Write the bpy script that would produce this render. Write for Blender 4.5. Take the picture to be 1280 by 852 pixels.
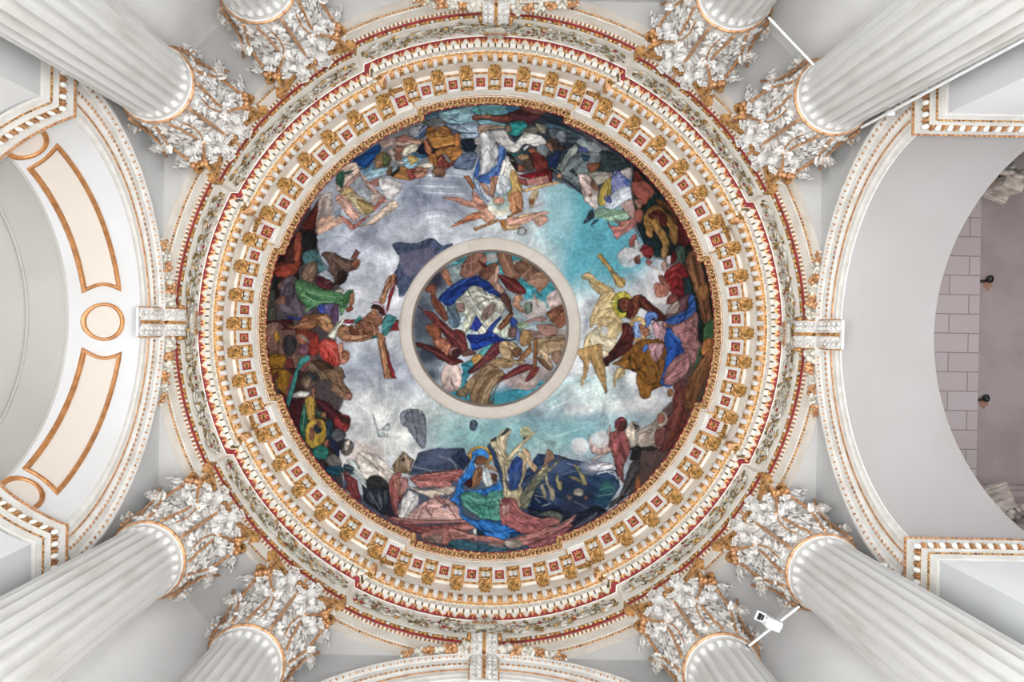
import bpy, bmesh, math, random
import numpy as np
from mathutils import Vector, Matrix
for o in list(bpy.data.objects): bpy.data.objects.remove(o, do_unlink=True)
SC = bpy.context.scene; COL = SC.collection
PI = math.pi; sin, cos, sqrt = math.sin, math.cos, math.sqrt
CZ = 1.3                                   # eye height above the church floor

# ------------------------------------------------------------------ camera, light, exposure
F = 950.0; CX, CY, ROLL = 612.6, 410.2, math.radians(1.06)
cam = bpy.data.cameras.new('camera'); cam.sensor_width = 36; cam.lens = F*36/1280
cam.shift_x = (640-CX)/1280; cam.shift_y = -(426-CY)/1280; cam.clip_end = 200
camo = bpy.data.objects.new('camera', cam); COL.objects.link(camo)
er = Vector((cos(ROLL), -sin(ROLL), 0)); ed = Vector((sin(ROLL), cos(ROLL), 0))
M = Matrix.Identity(4)
for i in range(3):
    M[i][0] = er[i]; M[i][1] = -ed[i]; M[i][2] = (0, 0, -1)[i]
M[2][3] = CZ; camo.matrix_world = M
SC.camera = camo
w = bpy.data.worlds.new('overcast_sky'); SC.world = w; w.use_nodes = True
bg = w.node_tree.nodes['Background']; bg.inputs[0].default_value = (0.93, 0.965, 1.0, 1); bg.inputs[1].default_value = 2.6
def area_light(name, loc, target, sx, sy, power, col):
    l = bpy.data.lights.new(name, 'AREA'); l.shape = 'RECTANGLE'; l.size = sx; l.size_y = sy; l.energy = power; l.color = col; l.spread = math.radians(78 if 'window' in name else 120)
    o = bpy.data.objects.new(name, l); COL.objects.link(o); o.location = loc
    o.rotation_euler = (Vector(target)-Vector(loc)).to_track_quat('-Z', 'Y').to_euler(); return o
# daylight slanting in low through the open left and right arms, and added fill lamps brightening the pale floor of all four for bounce
area_light('window_light_left',  (-9.5, 0, 0.8), (0, 0, 8.0), 5, 2, 230, (1, 0.985, 0.96))
area_light('window_light_right', (9.5, 0, 0.8), (0, 0, 8.0), 5, 2, 215, (1, 0.975, 0.95))
area_light('floor_fill_left',  (-6.6, 0, 4.2), (-1.5, 0, 0), 4, 2, 900, (1, 0.985, 0.96))
area_light('floor_fill_right', (6.6, 0, 4.2), (1.5, 0, 0), 4, 2, 850, (1, 0.98, 0.95))
area_light('floor_fill_top',   (0, -6.6, 4.2), (0, -1.5, 0), 4, 2, 950, (0.82, 0.92, 1.0))
area_light('floor_fill_bottom',(0, 6.6, 4.2), (0, 1.5, 0), 4, 2, 700, (1.0, 0.90, 0.80))
area_light('fill_centre', (0, 0, 0.25), (0, 0, 12), 2.0, 2.0, 420, (0.98, 0.99, 1.0))  # added fill lamp below the eye, lifts the pier walls behind the columns
SC.view_settings.view_transform = 'Standard'; SC.view_settings.look = 'None'
SC.view_settings.gamma = 1; SC.view_settings.exposure = -0.36; SC.view_settings.use_curve_mapping = False
SC.cycles.max_bounces = 10; SC.cycles.diffuse_bounces = 8; SC.cycles.glossy_bounces = 3

# ------------------------------------------------------------------ materials
def lin(h):
    if isinstance(h, str):
        h = h.lstrip('#'); h = [int(h[i:i+2], 16)/255 for i in (0, 2, 4)]
    return tuple((c/12.92 if c <= .04045 else ((c+.055)/1.055)**2.4) for c in h)
def mat(name, c, rough=.6, metal=0.0, c2=None, scale=3.0, bump=0.0, bscale=20.0, detail=4, lo=.4, hi=.65, stretch=(1, 1, 1)):
    m = bpy.data.materials.new(name); m.use_nodes = True; nt = m.node_tree; b = nt.nodes['Principled BSDF']
    b.inputs['Roughness'].default_value = rough; b.inputs['Metallic'].default_value = metal
    b.inputs['Base Color'].default_value = (*lin(c), 1)
    if c2 or bump:
        tc = nt.nodes.new('ShaderNodeTexCoord'); mp = nt.nodes.new('ShaderNodeMapping'); mp.inputs['Scale'].default_value = stretch
        nt.links.new(tc.outputs['Object'], mp.inputs[0])
    if c2:
        n = nt.nodes.new('ShaderNodeTexNoise'); n.inputs['Scale'].default_value = scale; n.inputs['Detail'].default_value = detail
        r = nt.nodes.new('ShaderNodeValToRGB'); r.color_ramp.elements[0].position = lo; r.color_ramp.elements[1].position = hi
        r.color_ramp.elements[0].color = (*lin(c), 1); r.color_ramp.elements[1].color = (*lin(c2), 1)
        nt.links.new(mp.outputs[0], n.inputs['Vector']); nt.links.new(n.outputs['Fac'], r.inputs[0]); nt.links.new(r.outputs[0], b.inputs['Base Color'])
    if bump:
        n = nt.nodes.new('ShaderNodeTexNoise'); n.inputs['Scale'].default_value = bscale; n.inputs['Detail'].default_value = 3
        bp = nt.nodes.new('ShaderNodeBump'); bp.inputs['Strength'].default_value = bump; bp.inputs['Distance'].default_value = .02
        nt.links.new(mp.outputs[0], n.inputs['Vector']); nt.links.new(n.outputs['Fac'], bp.inputs['Height']); nt.links.new(bp.outputs[0], b.inputs['Normal'])
    return m
MT = {}
MT['wall'] = mat('grey_white_plaster', 'bfc1c2', .8, c2='b6b7b7', scale=.9, detail=6)
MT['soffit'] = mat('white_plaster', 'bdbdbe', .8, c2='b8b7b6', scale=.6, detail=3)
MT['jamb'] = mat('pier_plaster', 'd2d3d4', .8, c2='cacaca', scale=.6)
MT['flat'] = mat('flat_soffit_plaster', 'bab8b6', .8, c2='b0adaa', scale=1.2)
MT['pier'] = mat('pier_wall_plaster', 'f6f6f6', .8, c2='ededec', scale=.9)
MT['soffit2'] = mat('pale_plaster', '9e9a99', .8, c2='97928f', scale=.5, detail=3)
MT['apse'] = mat('apse_plaster', 'a5a39d', .85, c2='9d9a94', scale=.5, detail=4)
MT['cream'] = mat('cream_field', 'beb5ac', .8)
MT['stone'] = mat('white_stucco', 'cfcdc9', .6, c2='c2bfb9', scale=6, detail=4)
MT['stone2'] = mat('cornice_stucco', 'e9e5dd', .6, c2='dcd6cb', scale=4, detail=4)
MT['leaf'] = mat('white_leaf_stucco', 'cccac7', .55, c2='9a8a7c', scale=8, detail=5, lo=.5, hi=.74)
MT['marble'] = mat('column_marble', 'c4c3c1', .35, c2='b2aea8', scale=2.2, detail=7, lo=.5, hi=.8, stretch=(2, 2, .7))
MT['gold'] = mat('gilding', 'd6a368', .30, .5, c2='744a22', scale=20, detail=6, lo=.44, hi=.66, bump=.25, bscale=60)  # dark mottling stands in for shade in the hollows of the relief
MT['gold2'] = mat('shade_mottled_gilding', 'cfa566', .30, .5, c2='3f2a12', scale=26, detail=6, lo=.44, hi=.64, bump=.4, bscale=70)  # deep brown blotches put the shade of the ornament's gaps into the gold
MT['goldred'] = mat('red_gilding', 'c39468', .40, .3, c2='85573a', scale=18, detail=5, lo=.42, hi=.7, bump=.25, bscale=60)
MT['red'] = mat('red_paint', '97202b', .6, c2='6e1a20', scale=12)
MT['creamgold'] = mat('speckled_cream_gilding', 'd9b27e', .38, .3, c2='5e371f', scale=30, detail=6, lo=.44, hi=.62, bump=.3, bscale=60)  # cream gold with fine dark brown speckles
MT['bronze'] = mat('bronze_gilding', 'b98555', .36, .35, c2='8f5d34', scale=10, detail=4, lo=.4, hi=.75)
MT['weathered'] = mat('weathered_stone', 'a89c92', .8, c2='7d736c', scale=9, detail=5)
MT['weathered_dark'] = mat('weathered_dark_stone', '6f6962', .8, c2='3d3d3a', scale=9, detail=5)
MT['dark'] = mat('recess_shade', '2c2a26', .8)
MT['grey'] = mat('grey_scroll_stucco', 'cac6ba', .6, c2='878073', scale=14, detail=5, lo=.4, hi=.7)
MT['grey2'] = mat('olive_scroll_stucco', '917d54', .5, .3, c2='43371f', scale=18, detail=5, lo=.4, hi=.7)
MT['ring'] = mat('oculus_stone', 'c8bfb6', .7, c2='bfb5aa', scale=3)
MT['pink'] = mat('pink_plaster', '948684', .85, c2='887a78', scale=1.6, detail=6)
MT['floor'] = mat('church_floor', 'dfe2e6', .5, c2='d6d8da', scale=.7)
MT['black'] = mat('black_metal', '161a1c', .4)
MT['whitemetal'] = mat('white_metal', 'e8eaec', .4)
MT['rust'] = mat('rust_stain', '8a6555', .8)
def block_mat():
    m = bpy.data.materials.new('pink_block_stone'); m.use_nodes = True; nt = m.node_tree; b = nt.nodes['Principled BSDF']
    tc = nt.nodes.new('ShaderNodeTexCoord'); mp = nt.nodes.new('ShaderNodeMapping'); br = nt.nodes.new('ShaderNodeTexBrick')
    mp.inputs['Location'].default_value = (.2, .06, 0)
    br.inputs['Color1'].default_value = (*lin('a99d9c'), 1); br.inputs['Color2'].default_value = (*lin('a39695'), 1); br.inputs['Mortar'].default_value = (*lin('796d6e'), 1)
    br.inputs['Scale'].default_value = 1; br.inputs['Mortar Size'].default_value = .008; br.inputs['Brick Width'].default_value = .62; br.inputs['Row Height'].default_value = .305
    nt.links.new(tc.outputs['Object'], mp.inputs[0]); nt.links.new(mp.outputs[0], br.inputs['Vector']); nt.links.new(br.outputs[0], b.inputs['Base Color']); b.inputs['Roughness'].default_value = .85
    return m
MT['block'] = block_mat()
def attr_mat(name, attr='paint', bump=True):
    m = bpy.data.materials.new(name); m.use_nodes = True; nt = m.node_tree; b = nt.nodes['Principled BSDF']
    a = nt.nodes.new('ShaderNodeAttribute'); a.attribute_name = attr; nt.links.new(a.outputs['Color'], b.inputs['Base Color'])
    b.inputs['Roughness'].default_value = .75; b.inputs['Specular IOR Level'].default_value = .2
    return m
MT['fresco'] = attr_mat('fresco_paint')

# ------------------------------------------------------------------ mesh building helpers
class MB:
    def __init__(s): s.v = []; s.f = []; s.m = []; s.n = 0
    def add(s, V, Fc, m=0):
        V = [tuple(p) for p in V]; o = s.n; s.v += V; s.n += len(V)
        s.f += [tuple(i+o for i in f) for f in Fc]; s.m += ([m]*len(Fc) if isinstance(m, int) else list(m)); return s
    def merge(s, other, X=None, mm=None):
        V = other.v if X is None else [tuple(X @ Vector(p)) for p in other.v]
        return s.add(V, other.f, [mm[i] for i in other.m] if mm else list(other.m))
    def grid(s, P, m=0, close_u=False, close_v=False):
        nu, nv = len(P), len(P[0]); V = [p for r in P for p in r]; Fc = []
        for i in range(nu if close_u else nu-1):
            for j in range(nv if close_v else nv-1):
                a, b = i, (i+1) % nu; c, d = j, (j+1) % nv
                Fc.append((a*nv+c, b*nv+c, b*nv+d, a*nv+d))
        return s.add(V, Fc, m)
    def box(s, c, hx, hy, hz, m=0, R=None):
        c = Vector(c); V = []
        for z in (-1, 1):
            for x, y in ((-1, -1), (1, -1), (1, 1), (-1, 1)):
                p = Vector((x*hx, y*hy, z*hz)); V.append(c+(R @ p if R else p))
        return s.add(V, [(3, 2, 1, 0), (4, 5, 6, 7), (0, 1, 5, 4), (1, 2, 6, 5), (2, 3, 7, 6), (3, 0, 4, 7)], m)
    def ell(s, c, ax, ay, az, nu=8, nv=5, m=0):
        c = Vector(c); ax, ay, az = Vector(ax), Vector(ay), Vector(az); P = []
        for j in range(nv+1):
            t = PI*j/nv
            P.append([c+az*cos(t)+(ax*cos(2*PI*i/nu)+ay*sin(2*PI*i/nu))*max(sin(t), .001) for i in range(nu)])
        return s.grid(P, m, close_v=True)
    def tube(s, pts, r, n=6, m=0, closed=False):
        pts = [Vector(p) for p in pts]; N = len(pts); P = []; up = None
        for i, p in enumerate(pts):
            a = pts[(i-1) % N] if (closed or i > 0) else p; b = pts[(i+1) % N] if (closed or i < N-1) else p
            t = (b-a); t = t.normalized() if t.length > 1e-9 else Vector((0, 0, 1))
            if up is None: up = t.orthogonal().normalized()
            up = (up-t*up.dot(t)); up = up.normalized() if up.length > 1e-6 else t.orthogonal().normalized()
            q = t.cross(up); rr = r(i/max(1, N-1)) if callable(r) else r
            P.append([p+(up*cos(2*PI*k/n)+q*sin(2*PI*k/n))*rr for k in range(n)])
        s.grid(P, m, close_u=closed, close_v=True)
        if not closed:
            o = s.n-N*n; s.f += [tuple(range(o+n-1, o-1, -1)), tuple(range(o+(N-1)*n, o+N*n))]; s.m += [m, m]
        return s
    def mesh(s, name, mats, angle=40):
        me = bpy.data.meshes.new(name); me.from_pydata(s.v, [], s.f); me.update()
        for k in ([mats] if isinstance(mats, str) else mats): me.materials.append(MT[k])
        me.polygons.foreach_set('material_index', s.m); me.polygons.foreach_set('use_smooth', [True]*len(s.f))
        me.set_sharp_from_angle(angle=math.radians(angle)); return me
    def build(s, name, mats, parent=None, angle=40):
        return obj(name, s.mesh(name, mats, angle), parent)
def obj(name, me, parent=None, loc=None, rz=0):
    o = bpy.data.objects.new(name, me); COL.objects.link(o)
    if parent is not None: o.parent = parent
    if loc is not None: o.location = loc
    o.rotation_euler = (0, 0, rz); return o
def tag(o, label=None, cat=None, group=None, kind=None):
    if label: o['label'] = label
    if cat: o['category'] = cat
    if group: o['group'] = group
    if kind: o['kind'] = kind
    return o
def empty(name, loc=(0, 0, CZ), rz=0):
    o = bpy.data.objects.new(name, None); COL.objects.link(o); o.location = loc; o.rotation_euler = (0, 0, rz); o.empty_display_size = .2; return o
def kids(o): return [c for c in bpy.data.objects if c.parent == o]
def copy_tree(o, parent=None, table=None):
    if table is None:
        table = {}
        for c in bpy.data.objects:
            if c.parent: table.setdefault(c.parent.name, []).append(c)
    c = o.copy(); COL.objects.link(c); c.parent = parent
    for ch in table.get(o.name, []): copy_tree(ch, c, table)
    return c
def struct(name, mb, mats, angle=40):
    o = mb.build(name, mats, None, angle); o.location = (0, 0, CZ); o['kind'] = 'structure'; return o
def frame(o, ex, ey, ez):
    X = Matrix.Identity(4)
    for i in range(3):
        X[i][0] = ex[i]; X[i][1] = ey[i]; X[i][2] = ez[i]; X[i][3] = o[i]
    return X
def lerp(a, b, t): return a+(b-a)*t
def unpix(px, py):                          # a direction of sight (x/z, y/z) through a point of the view, roll removed
    dx, dy = (px-CX)/F, (py-CY)/F
    return dx*cos(ROLL)+dy*sin(ROLL), -dx*sin(ROLL)+dy*cos(ROLL)
# ------------------------------------------------------------------ the setting: floor, piers, arch walls, vaults
C = 4.67; AI = 2.30; ZS = 7.85; ZA = 10.8; YD = 3.5
FL = -CZ
def arm(x, y, k):                           # arm k: 0 right, 1 bottom, 2 left, 3 top
    for _ in range(k): x, y = -y, x
    return x, y
def armp(p, k): x, y = arm(p[0], p[1], k); return (x, y, p[2])
mb = MB(); mb.add([(-30, -30, FL), (30, -30, FL), (30, 30, FL), (-30, 30, FL)], [(0, 1, 2, 3)]); struct('floor', mb, 'floor')
NA = 48
SIDES = ['right', 'bottom', 'left', 'top']
XE = [5.93, 6.0, 5.353, 6.0]; KE = [.03, .075, 0, .075]
NX = 5.353                                    # the left arm is a shallow splayed niche ending at NX
def niche_n(sa): return 3.40+.6*(1-min(1, abs(sa)))**2
def niche_r(x, sa=1.0):
    n = niche_n(sa); return sqrt(max(.01, AI*AI+(C-n)**2-(x-n)**2))
for k in range(4):
    mb = MB()
    for sg in (-1, 1):                      # jamb strips of the wall
        mb.add([armp(p, k) for p in ((C, sg*AI, FL), (C, sg*YD, FL), (C, sg*YD, ZA), (C, sg*AI, ZA), (C, sg*AI, ZS))], [(0, 1, 2, 3, 4)])
    P = []
    for i in range(NA+1):
        a = PI*i/NA; y, z = AI*cos(a), ZS+AI*sin(a)
        P.append([armp((C, y, z), k), armp((C, y, ZA), k)])
    mb.grid(P)
    struct('wall_'+SIDES[k], mb, 'wall')
    mb = MB(); P = []                       # soffit and the jambs under it
    prof = [(1, 0, FL-ZS)]+[(cos(PI*i/NA), sin(PI*i/NA), 0) for i in range(NA+1)]+[(-1, 0, FL-ZS)]
    for cy, sz, dz in prof:
        row = []
        for t in (0, .2, .4, .6, .8, 1):
            if k == 2: x = lerp(C, NX, t); r = niche_r(x, sz)
            else: r = AI; x = lerp(C, XE[k]+KE[k]*(r*cy)**2, t)
            row.append(armp((x, r*cy, ZS+r*sz+dz), k))
        P.append(row)
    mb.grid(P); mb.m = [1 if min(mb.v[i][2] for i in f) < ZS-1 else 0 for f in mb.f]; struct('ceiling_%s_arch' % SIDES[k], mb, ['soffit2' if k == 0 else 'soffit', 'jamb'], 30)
    # diagonal pier face between arm k and arm k+1
    mb = MB(); a = armp((C, YD, 0), k); b = armp((YD, C, 0), k)
    mb.add([(a[0], a[1], FL), (b[0], b[1], FL), (b[0], b[1], ZA), (a[0], a[1], ZA)], [(0, 1, 2, 3)])
    struct('wall_'+['bottom_right', 'bottom_left', 'top_left', 'top_right'][k], mb, 'pier')
# the flat soffit between the round entablature and the walls
mb = MB(); P = []
def outer_oct(th):
    d = 1e9
    for k in range(4):
        c = cos(th-k*PI/2)
        if c > 1e-6: d = min(d, C/c)
        c = cos(th-PI/4-k*PI/2)
        if c > 1e-6: d = min(d, (C+YD)/sqrt(2)/c)
    return d
# (built after the entablature outline is known)
# left apse: a semidome behind the soffit; bottom and top likewise
for k in (1, 2, 3):
    mb = MB(); P = []; R = AI+.04 if k != 2 else 1.735; D = 1.9 if k == 2 else 2.0
    for i in range(NA+1):
        a = PI*i/NA; row = []; x0 = XE[k]-.02
        if k == 2: R = niche_r(NX, sin(a)); row.append(armp((NX+.001, R*cos(a), ZS+R*sin(a)), k)); R += .015
        for j in range(25):
            b = (PI/2-.02)*j/24
            y, z = R*cos(a)*cos(b), R*sin(a)*cos(b)
            row.append(armp((x0+KE[k]*y*y+D*sin(b), y, ZS+z), k))
        P.append(row)
    mb.grid(P)
    struct('ceiling_%s_apse' % SIDES[k], mb, 'apse', 30)
    mb = MB(); P = []
    for i in range(25):                     # round apse wall under it, open below
        b = PI*i/24; R = (1.96 if k == 2 else AI+.04); y = R*cos(b); x = XE[k]-.02+KE[k]*y*y+D*sin(b)
        P.append([armp((x, y, 4.6), k), armp((x, y, ZS), k)])
    if k != 2: P = [[(p[0][0], p[0][1], FL), p[1]] for p in P]
    mb.grid(P); struct('wall_%s_apse' % SIDES[k], mb, 'apse', 30)
# moulded ring line of the left apse
mb = MB(); pts = []
for i in range(61):
    a = PI*i/60; R = niche_r(NX, sin(a))+.01; b = .26; y, z = R*cos(a)*cos(b), R*sin(a)*cos(b)
    pts.append((-(XE[2]-.02+1.9*sin(b)), y, ZS+z-.005))
mb.tube(pts, .022, 6); struct('trim_1', mb, 'apse')
# right arm: the pink ceiling of the nave bay beyond, with a strip of blocks
mb = MB(); zc = 12.0
mb.add([(7.72, -4.5, zc+.06), (16, -4.5, zc+.06), (16, 4.5, zc+.06), (7.72, 4.5, zc+.06)], [(0, 1, 2, 3)])
struct('ceiling_nave', mb, 'pink')
mb = MB(); mb.box((6.82, 0, zc+.2), .9, 4.5, .2); struct('ceiling_nave_rib', mb, 'block')
mb = MB()
for sg in (-1, 1):
    y = sg*2.42
    mb.add([(6.0, y, 8.8), (16, y, 8.8), (16, y, zc+.06), (6.0, y, zc+.06)], [(0, 1, 2, 3)])
    mb.box((11, sg*2.36, zc-.1), 5, .06, .05); mb.box((11, sg*2.38, zc-.35), 5, .04, .04)
struct('wall_nave', mb, 'pink')
mb = MB(); mb.add([(16, -4.5, 4), (16, 4.5, 4), (16, 4.5, zc+.1), (16, -4.5, zc+.1)], [(0, 1, 2, 3)]); struct('wall_nave_end', mb, 'pink')

# ------------------------------------------------------------------ archivolts over the four arches
def arch_sweep(mb, pts, ms, k, amin=.196, n=96, step=0):
    P = []
    for i in range(n+1):
        a = lerp(amin, PI-amin, i/n)
        P.append([armp((x, r*cos(a), ZS+r*sin(a)), k) for x, r in pts])
    nv = len(pts); V = [p for r in P for p in r]; Fc = []; mm = []
    for i in range(n):
        for j in range(nv-1):
            Fc.append((i*nv+j, (i+1)*nv+j, (i+1)*nv+j+1, i*nv+j+1)); mm.append(ms[j])
    mb.add(V, Fc, mm)
def arch_pt(x, r, a, k): return Vector(armp((x, r*cos(a), ZS+r*sin(a)), k))
AV = [(C, 2.79), (4.535, 2.79), (4.53, 2.75), (4.56, 2.69), (4.58, 2.665), (4.585, 2.62), (4.60, 2.585), (4.60, 2.555), (4.625, 2.52), (4.63, 2.50),
      (4.635, 2.465), (4.645, 2.43), (4.645, 2.38), (4.665, 2.35), (4.67, 2.30), (4.69, 2.295)]
arch_labels = ['white moulded archivolt around the plain arch at the right', 'white moulded archivolt along the lower edge, under the bottom scroll keystone',
               'white moulded archivolt around the gold panelled arch at the left', 'sliver of white moulded archivolt along the upper edge']
for k in range(4):
    root = tag(empty('archivolt'), arch_labels[k], 'archivolt', 'archivolts of the four crossing arches')
    mb = MB(); arch_sweep(mb, AV, [0]*15, k); mb.build('moulding', ['stone'], root, 30)
    tip = MB(); dot = MB(); bead = MB()
    rr = 2.712; n = 150; xx = 4.548
    for i in range(n):
        a = lerp(.2, PI-.2, (i+.5)/n); p = arch_pt(xx, rr, a, k); er_ = (arch_pt(xx, rr+1, a, k)-p); et = (arch_pt(xx, rr, a+.01, k)-p).normalized(); ex = Vector(armp((1, 0, 0), k))
        if abs(a-PI/2) < .085: continue
        if i % 2:
            tip.ell(p, et*.020, er_*.036, ex*.012, 8, 4, 0)
        else:
            tip.ell(p, et*.006, er_*.026, ex*.016, 6, 4, 1); tip.ell(p-er_*.020, et*.016, er_*.007, ex*.016, 6, 4, 1); tip.ell(p+er_*.030, et*.014, er_*.010, ex*.012, 6, 4, 0)
    tip.build('leaf_row', ['leaf', 'goldred'], root)
    n = 96
    for i in range(n):
        a = lerp(.2, PI-.2, (i+.5)/n); p = arch_pt(4.596, 2.57, a, k); er_ = (arch_pt(4.596, 3.57, a, k)-p); et = (arch_pt(4.596, 2.57, a+.01, k)-p).normalized(); ex = Vector(armp((1, 0, 0), k))
        if abs(a-PI/2) < .09: continue
        dot.ell(p, et*.021, er_*.023, ex*.018, 8, 5, 0)
        p2 = arch_pt(4.596, 2.57, a+(PI-.4)/n/2, k); dot.ell(p2, et*.012, er_*.03, ex*.012, 6, 4, 1)
    dot.build('flower_row', ['goldred', 'leaf'], root)
    pts = [arch_pt(4.632, 2.47, lerp(.2, PI-.2, i/260), k) for i in range(261)]
    bead.tube(pts, lambda t: .013+.004*sin(t*260*PI), 6, 0); bead.build('gilt_bead', ['goldred'], root)
# ------------------------------------------------------------------ the round entablature, with its breaks over the column pairs
DL = 0.10
def wlim(r): return 2.13-1.15*(4.74-r)
def phi_axis(r): return math.asin(max(.05, min(.99, wlim(r)/r)))
def phi_diag(r): return PI/4-math.asin(max(.05, min(.99, wlim(r)/(r-DL))))
def stations(nax=14, ndg=14):
    S = []
    for k in range(8):
        n = nax if k % 2 == 0 else ndg
        for i in range(n+1): S.append((k, -1+2*i/n))
    return S
def SP(k, t, r, z):                          # point of section k (even: axis, odd: diagonal), t in -1..1 across it
    if k % 2 == 0: th = k*PI/4+t*phi_axis(r); rr = r
    else: th = k*PI/4+t*phi_diag(r); rr = r-DL
    return Vector((rr*cos(th), rr*sin(th), z))
def ring(prof, ms, mats, name, parent, angle=35, nax=16):
    mb = MB(); S = stations(nax, nax); V = []; Fc = []; mm = []; nv = len(prof); N = len(S)
    for k, t in S:
        for r, z in prof: V.append(SP(k, t, r, z))
    for i in range(N):
        a, b = i, (i+1) % N
        for j in range(nv-1):
            Fc.append((a*nv+j, b*nv+j, b*nv+j+1, a*nv+j+1)); mm.append(ms[j])
    mb.add(V, Fc, mm); return mb.build(name, mats, parent, angle)
def along(r, z, step, inset=.0):
    """evenly spaced ornament frames in every section: (origin, tangent, towards the dome axis, up, k, i, n)"""
    out = []
    for k in range(8):
        ph = (phi_axis if k % 2 == 0 else phi_diag)(r); rr = r if k % 2 == 0 else r-DL
        n = max(1, round((2*ph*rr-2*inset)/step))
        for i in range(n):
            th = k*PI/4-ph+inset/rr+(2*ph-2*inset/rr)*(i+.5)/n
            out.append((Vector((rr*cos(th), rr*sin(th), z)), Vector((-sin(th), cos(th), 0)), Vector((-cos(th), -sin(th), 0)), Vector((0, 0, 1)), k, i, n))
    return out
ENT = tag(empty('entablature'), 'round white and gilded entablature circling the painted dome', 'entablature', None, 'thing')
Zu = Vector((0, 0, 1))
# soffit plane at the columns' tops
mb = MB(); S = stations(16, 16); P = []
for k, t in S:
    p = SP(k, t, 4.82, ZA); th = math.atan2(p.y, p.x); d = outer_oct(th)+.01
    d = max(d, p.length*0+sqrt(p.x**2+p.y**2)); P.append([(p.x, p.y, ZA), (d*cos(th), d*sin(th), ZA)])
mb.grid(P, close_u=True); o = struct('ceiling', mb, 'flat')
# architrave: three fasciae
ring([(4.82, 10.79), (4.82, 10.8), (4.82, 11.07), (4.795, 11.09), (4.795, 11.12), (4.79, 11.12), (4.79, 11.40), (4.765, 11.42), (4.765, 11.46), (4.79, 11.46)], [0]*9, ['stone2'], 'architrave', ENT)
mb = MB()
for o_, t, n, u, k, i, nn in along(4.805, 11.075, .05): mb.ell(o_, t*.028, n*.02, u*.022, 6, 4, int(i % 3 == 2))
mb.build('bead_row', ['goldred', 'gold2'], ENT)
mb = MB()
for o_, t, n, u, k, i, nn in along(4.775, 11.42, .066):
    mb.ell(o_+u*.01, t*.022+u*.02, n*.022, u*.03-t*.012, 6, 4, 0); mb.ell(o_-u*.012, t*.022-u*.015, n*.02, u*.022+t*.012, 6, 4, 1)
mb.build('leaf_row', ['gold', 'goldred'], ENT)
# red and gold top moulding of the architrave
ring([(4.785, 11.46), (4.755, 11.475), (4.745, 11.50), (4.725, 11.545), (4.72, 11.56), (4.715, 11.60), (4.76, 11.61)], [0, 0, 1, 1, 2, 2], ['red', 'gold2', 'stone2'], 'architrave_moulding', ENT)
mb = MB()
for o_, t, n, u, k, i, nn in along(4.735, 11.525, .075):
    if i % 3 == 1: mb.ell(o_+n*.012, t*.032, n*.025, u*.034, 7, 4, 1)
    else: mb.ell(o_+n*.008, t*.030, n*.02, u*.024, 6, 4, 0)
for o_, t, n, u, k, i, nn in along(4.77, 11.475, .05): mb.ell(o_-u*.006, t*.014, n*.014, u*.018, 5, 3, 2)
mb.build('gilt_flower_row', ['gold', 'leaf', 'red'], ENT)
# frieze
ring([(4.77, 11.60), (4.75, 11.62), (4.74, 12.27), (4.735, 12.29)], [0]*3, ['stone2'], 'frieze', ENT)
# scrolling foliage on the frieze
random.seed(11)
mb = MB()
def fr(o_, t, n, u, a, b, h=0.0): return o_+t*a+u*b+n*h
for o_, t, n, u, k, i, nn in along(4.735, 11.93, .34, .10):
    s = 1 if i % 2 else -1
    pts = []
    for j in range(26):                      # spiral stem
        q = j/25; a = s*(q*2.35*2*PI+.4); r = .02+.135*(1-q)**.9
        pts.append(fr(o_, t, n, u, r*cos(a)*1.1, s*.01+r*sin(a), .03+.015*q))
    mb.tube(pts, lambda q: .017-.006*q, 5, 0)
    mb.tube([fr(o_, t, n, u, lerp(-.2, .2, j/10), s*.115*sin(PI*(j/10-.5)), .02) for j in range(11)], .015, 5, 2)
    mb.ell(fr(o_, t, n, u, 0, s*.01, .04), t*.032, u*.032, n*.03, 7, 4, random.choice([1, 3, 4, 4]))
    for j in range(24):                      # leaves thrown off the stem
        a = random.uniform(0, 2*PI); r = random.uniform(.10, .20); rr_ = random.uniform(.016, .038); b = a+s*random.uniform(.6, 1.6)
        dirv = t*cos(b)+u*sin(b); per = t*-sin(b)+u*cos(b)
        p = fr(o_, t, n, u, r*cos(a)*1.15, max(-.2, min(.2, r*sin(a)*1.1)), random.uniform(.01, .05))
        mb.ell(p, dirv*rr_*1.7, per*rr_*.75, n*.022+dirv*.012, 6, 4, random.choices([0, 1, 2, 3, 4], [4, 4, 5, 5, .4])[0])
o = mb.build('frieze_scrollwork', ['grey', 'leaf', 'grey2', 'gold2', 'red'], ENT); o['kind'] = 'stuff'
# red leaf moulding
ring([(4.745, 12.29), (4.725, 12.30), (4.72, 12.325), (4.665, 12.365), (4.655, 12.375)], [0, 1, 1, 0], ['stone2', 'red'], 'leaf_moulding', ENT)
mb = MB()
def plate(o_, A, B, N_, outline, th, m):      # raised little plate from a 2-D outline
    n = len(outline); V = [o_+A*x+B*y for x, y in outline]; V2 = [p+N_*th for p in V]
    mb.add(V+V2, [tuple(range(n, 2*n))]+[(i, (i+1) % n, n+(i+1) % n, n+i) for i in range(n)], m)
for o_, t, n, u, k, i, nn in along(4.692, 12.345, .195):
    B = (n*.038+u*.028); Nn = (n*.6-u*.8).normalized()
    o2 = o_+Nn*.004+n*.004+u*.002
    plate(o2, t*.075, B, Nn, [(-1, 1), (-.75, .1), (0, -.95), (.75, .1), (1, 1)], .006, 1)
    plate(o2+Nn*.006, t*.055, B, Nn, [(-1, 1), (-.7, .25), (0, -.6), (.7, .25), (1, 1)], .006, 2)
    o3 = o2+t*.0975
    plate(o3, t*.018, B, Nn, [(-1.4, 1), (-.6, -.2), (0, -.7), (.6, -.2), (1.4, 1)], .010, 1)
mb.build('heart_leaf_row', ['red', 'gold', 'stone'], ENT)
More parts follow.
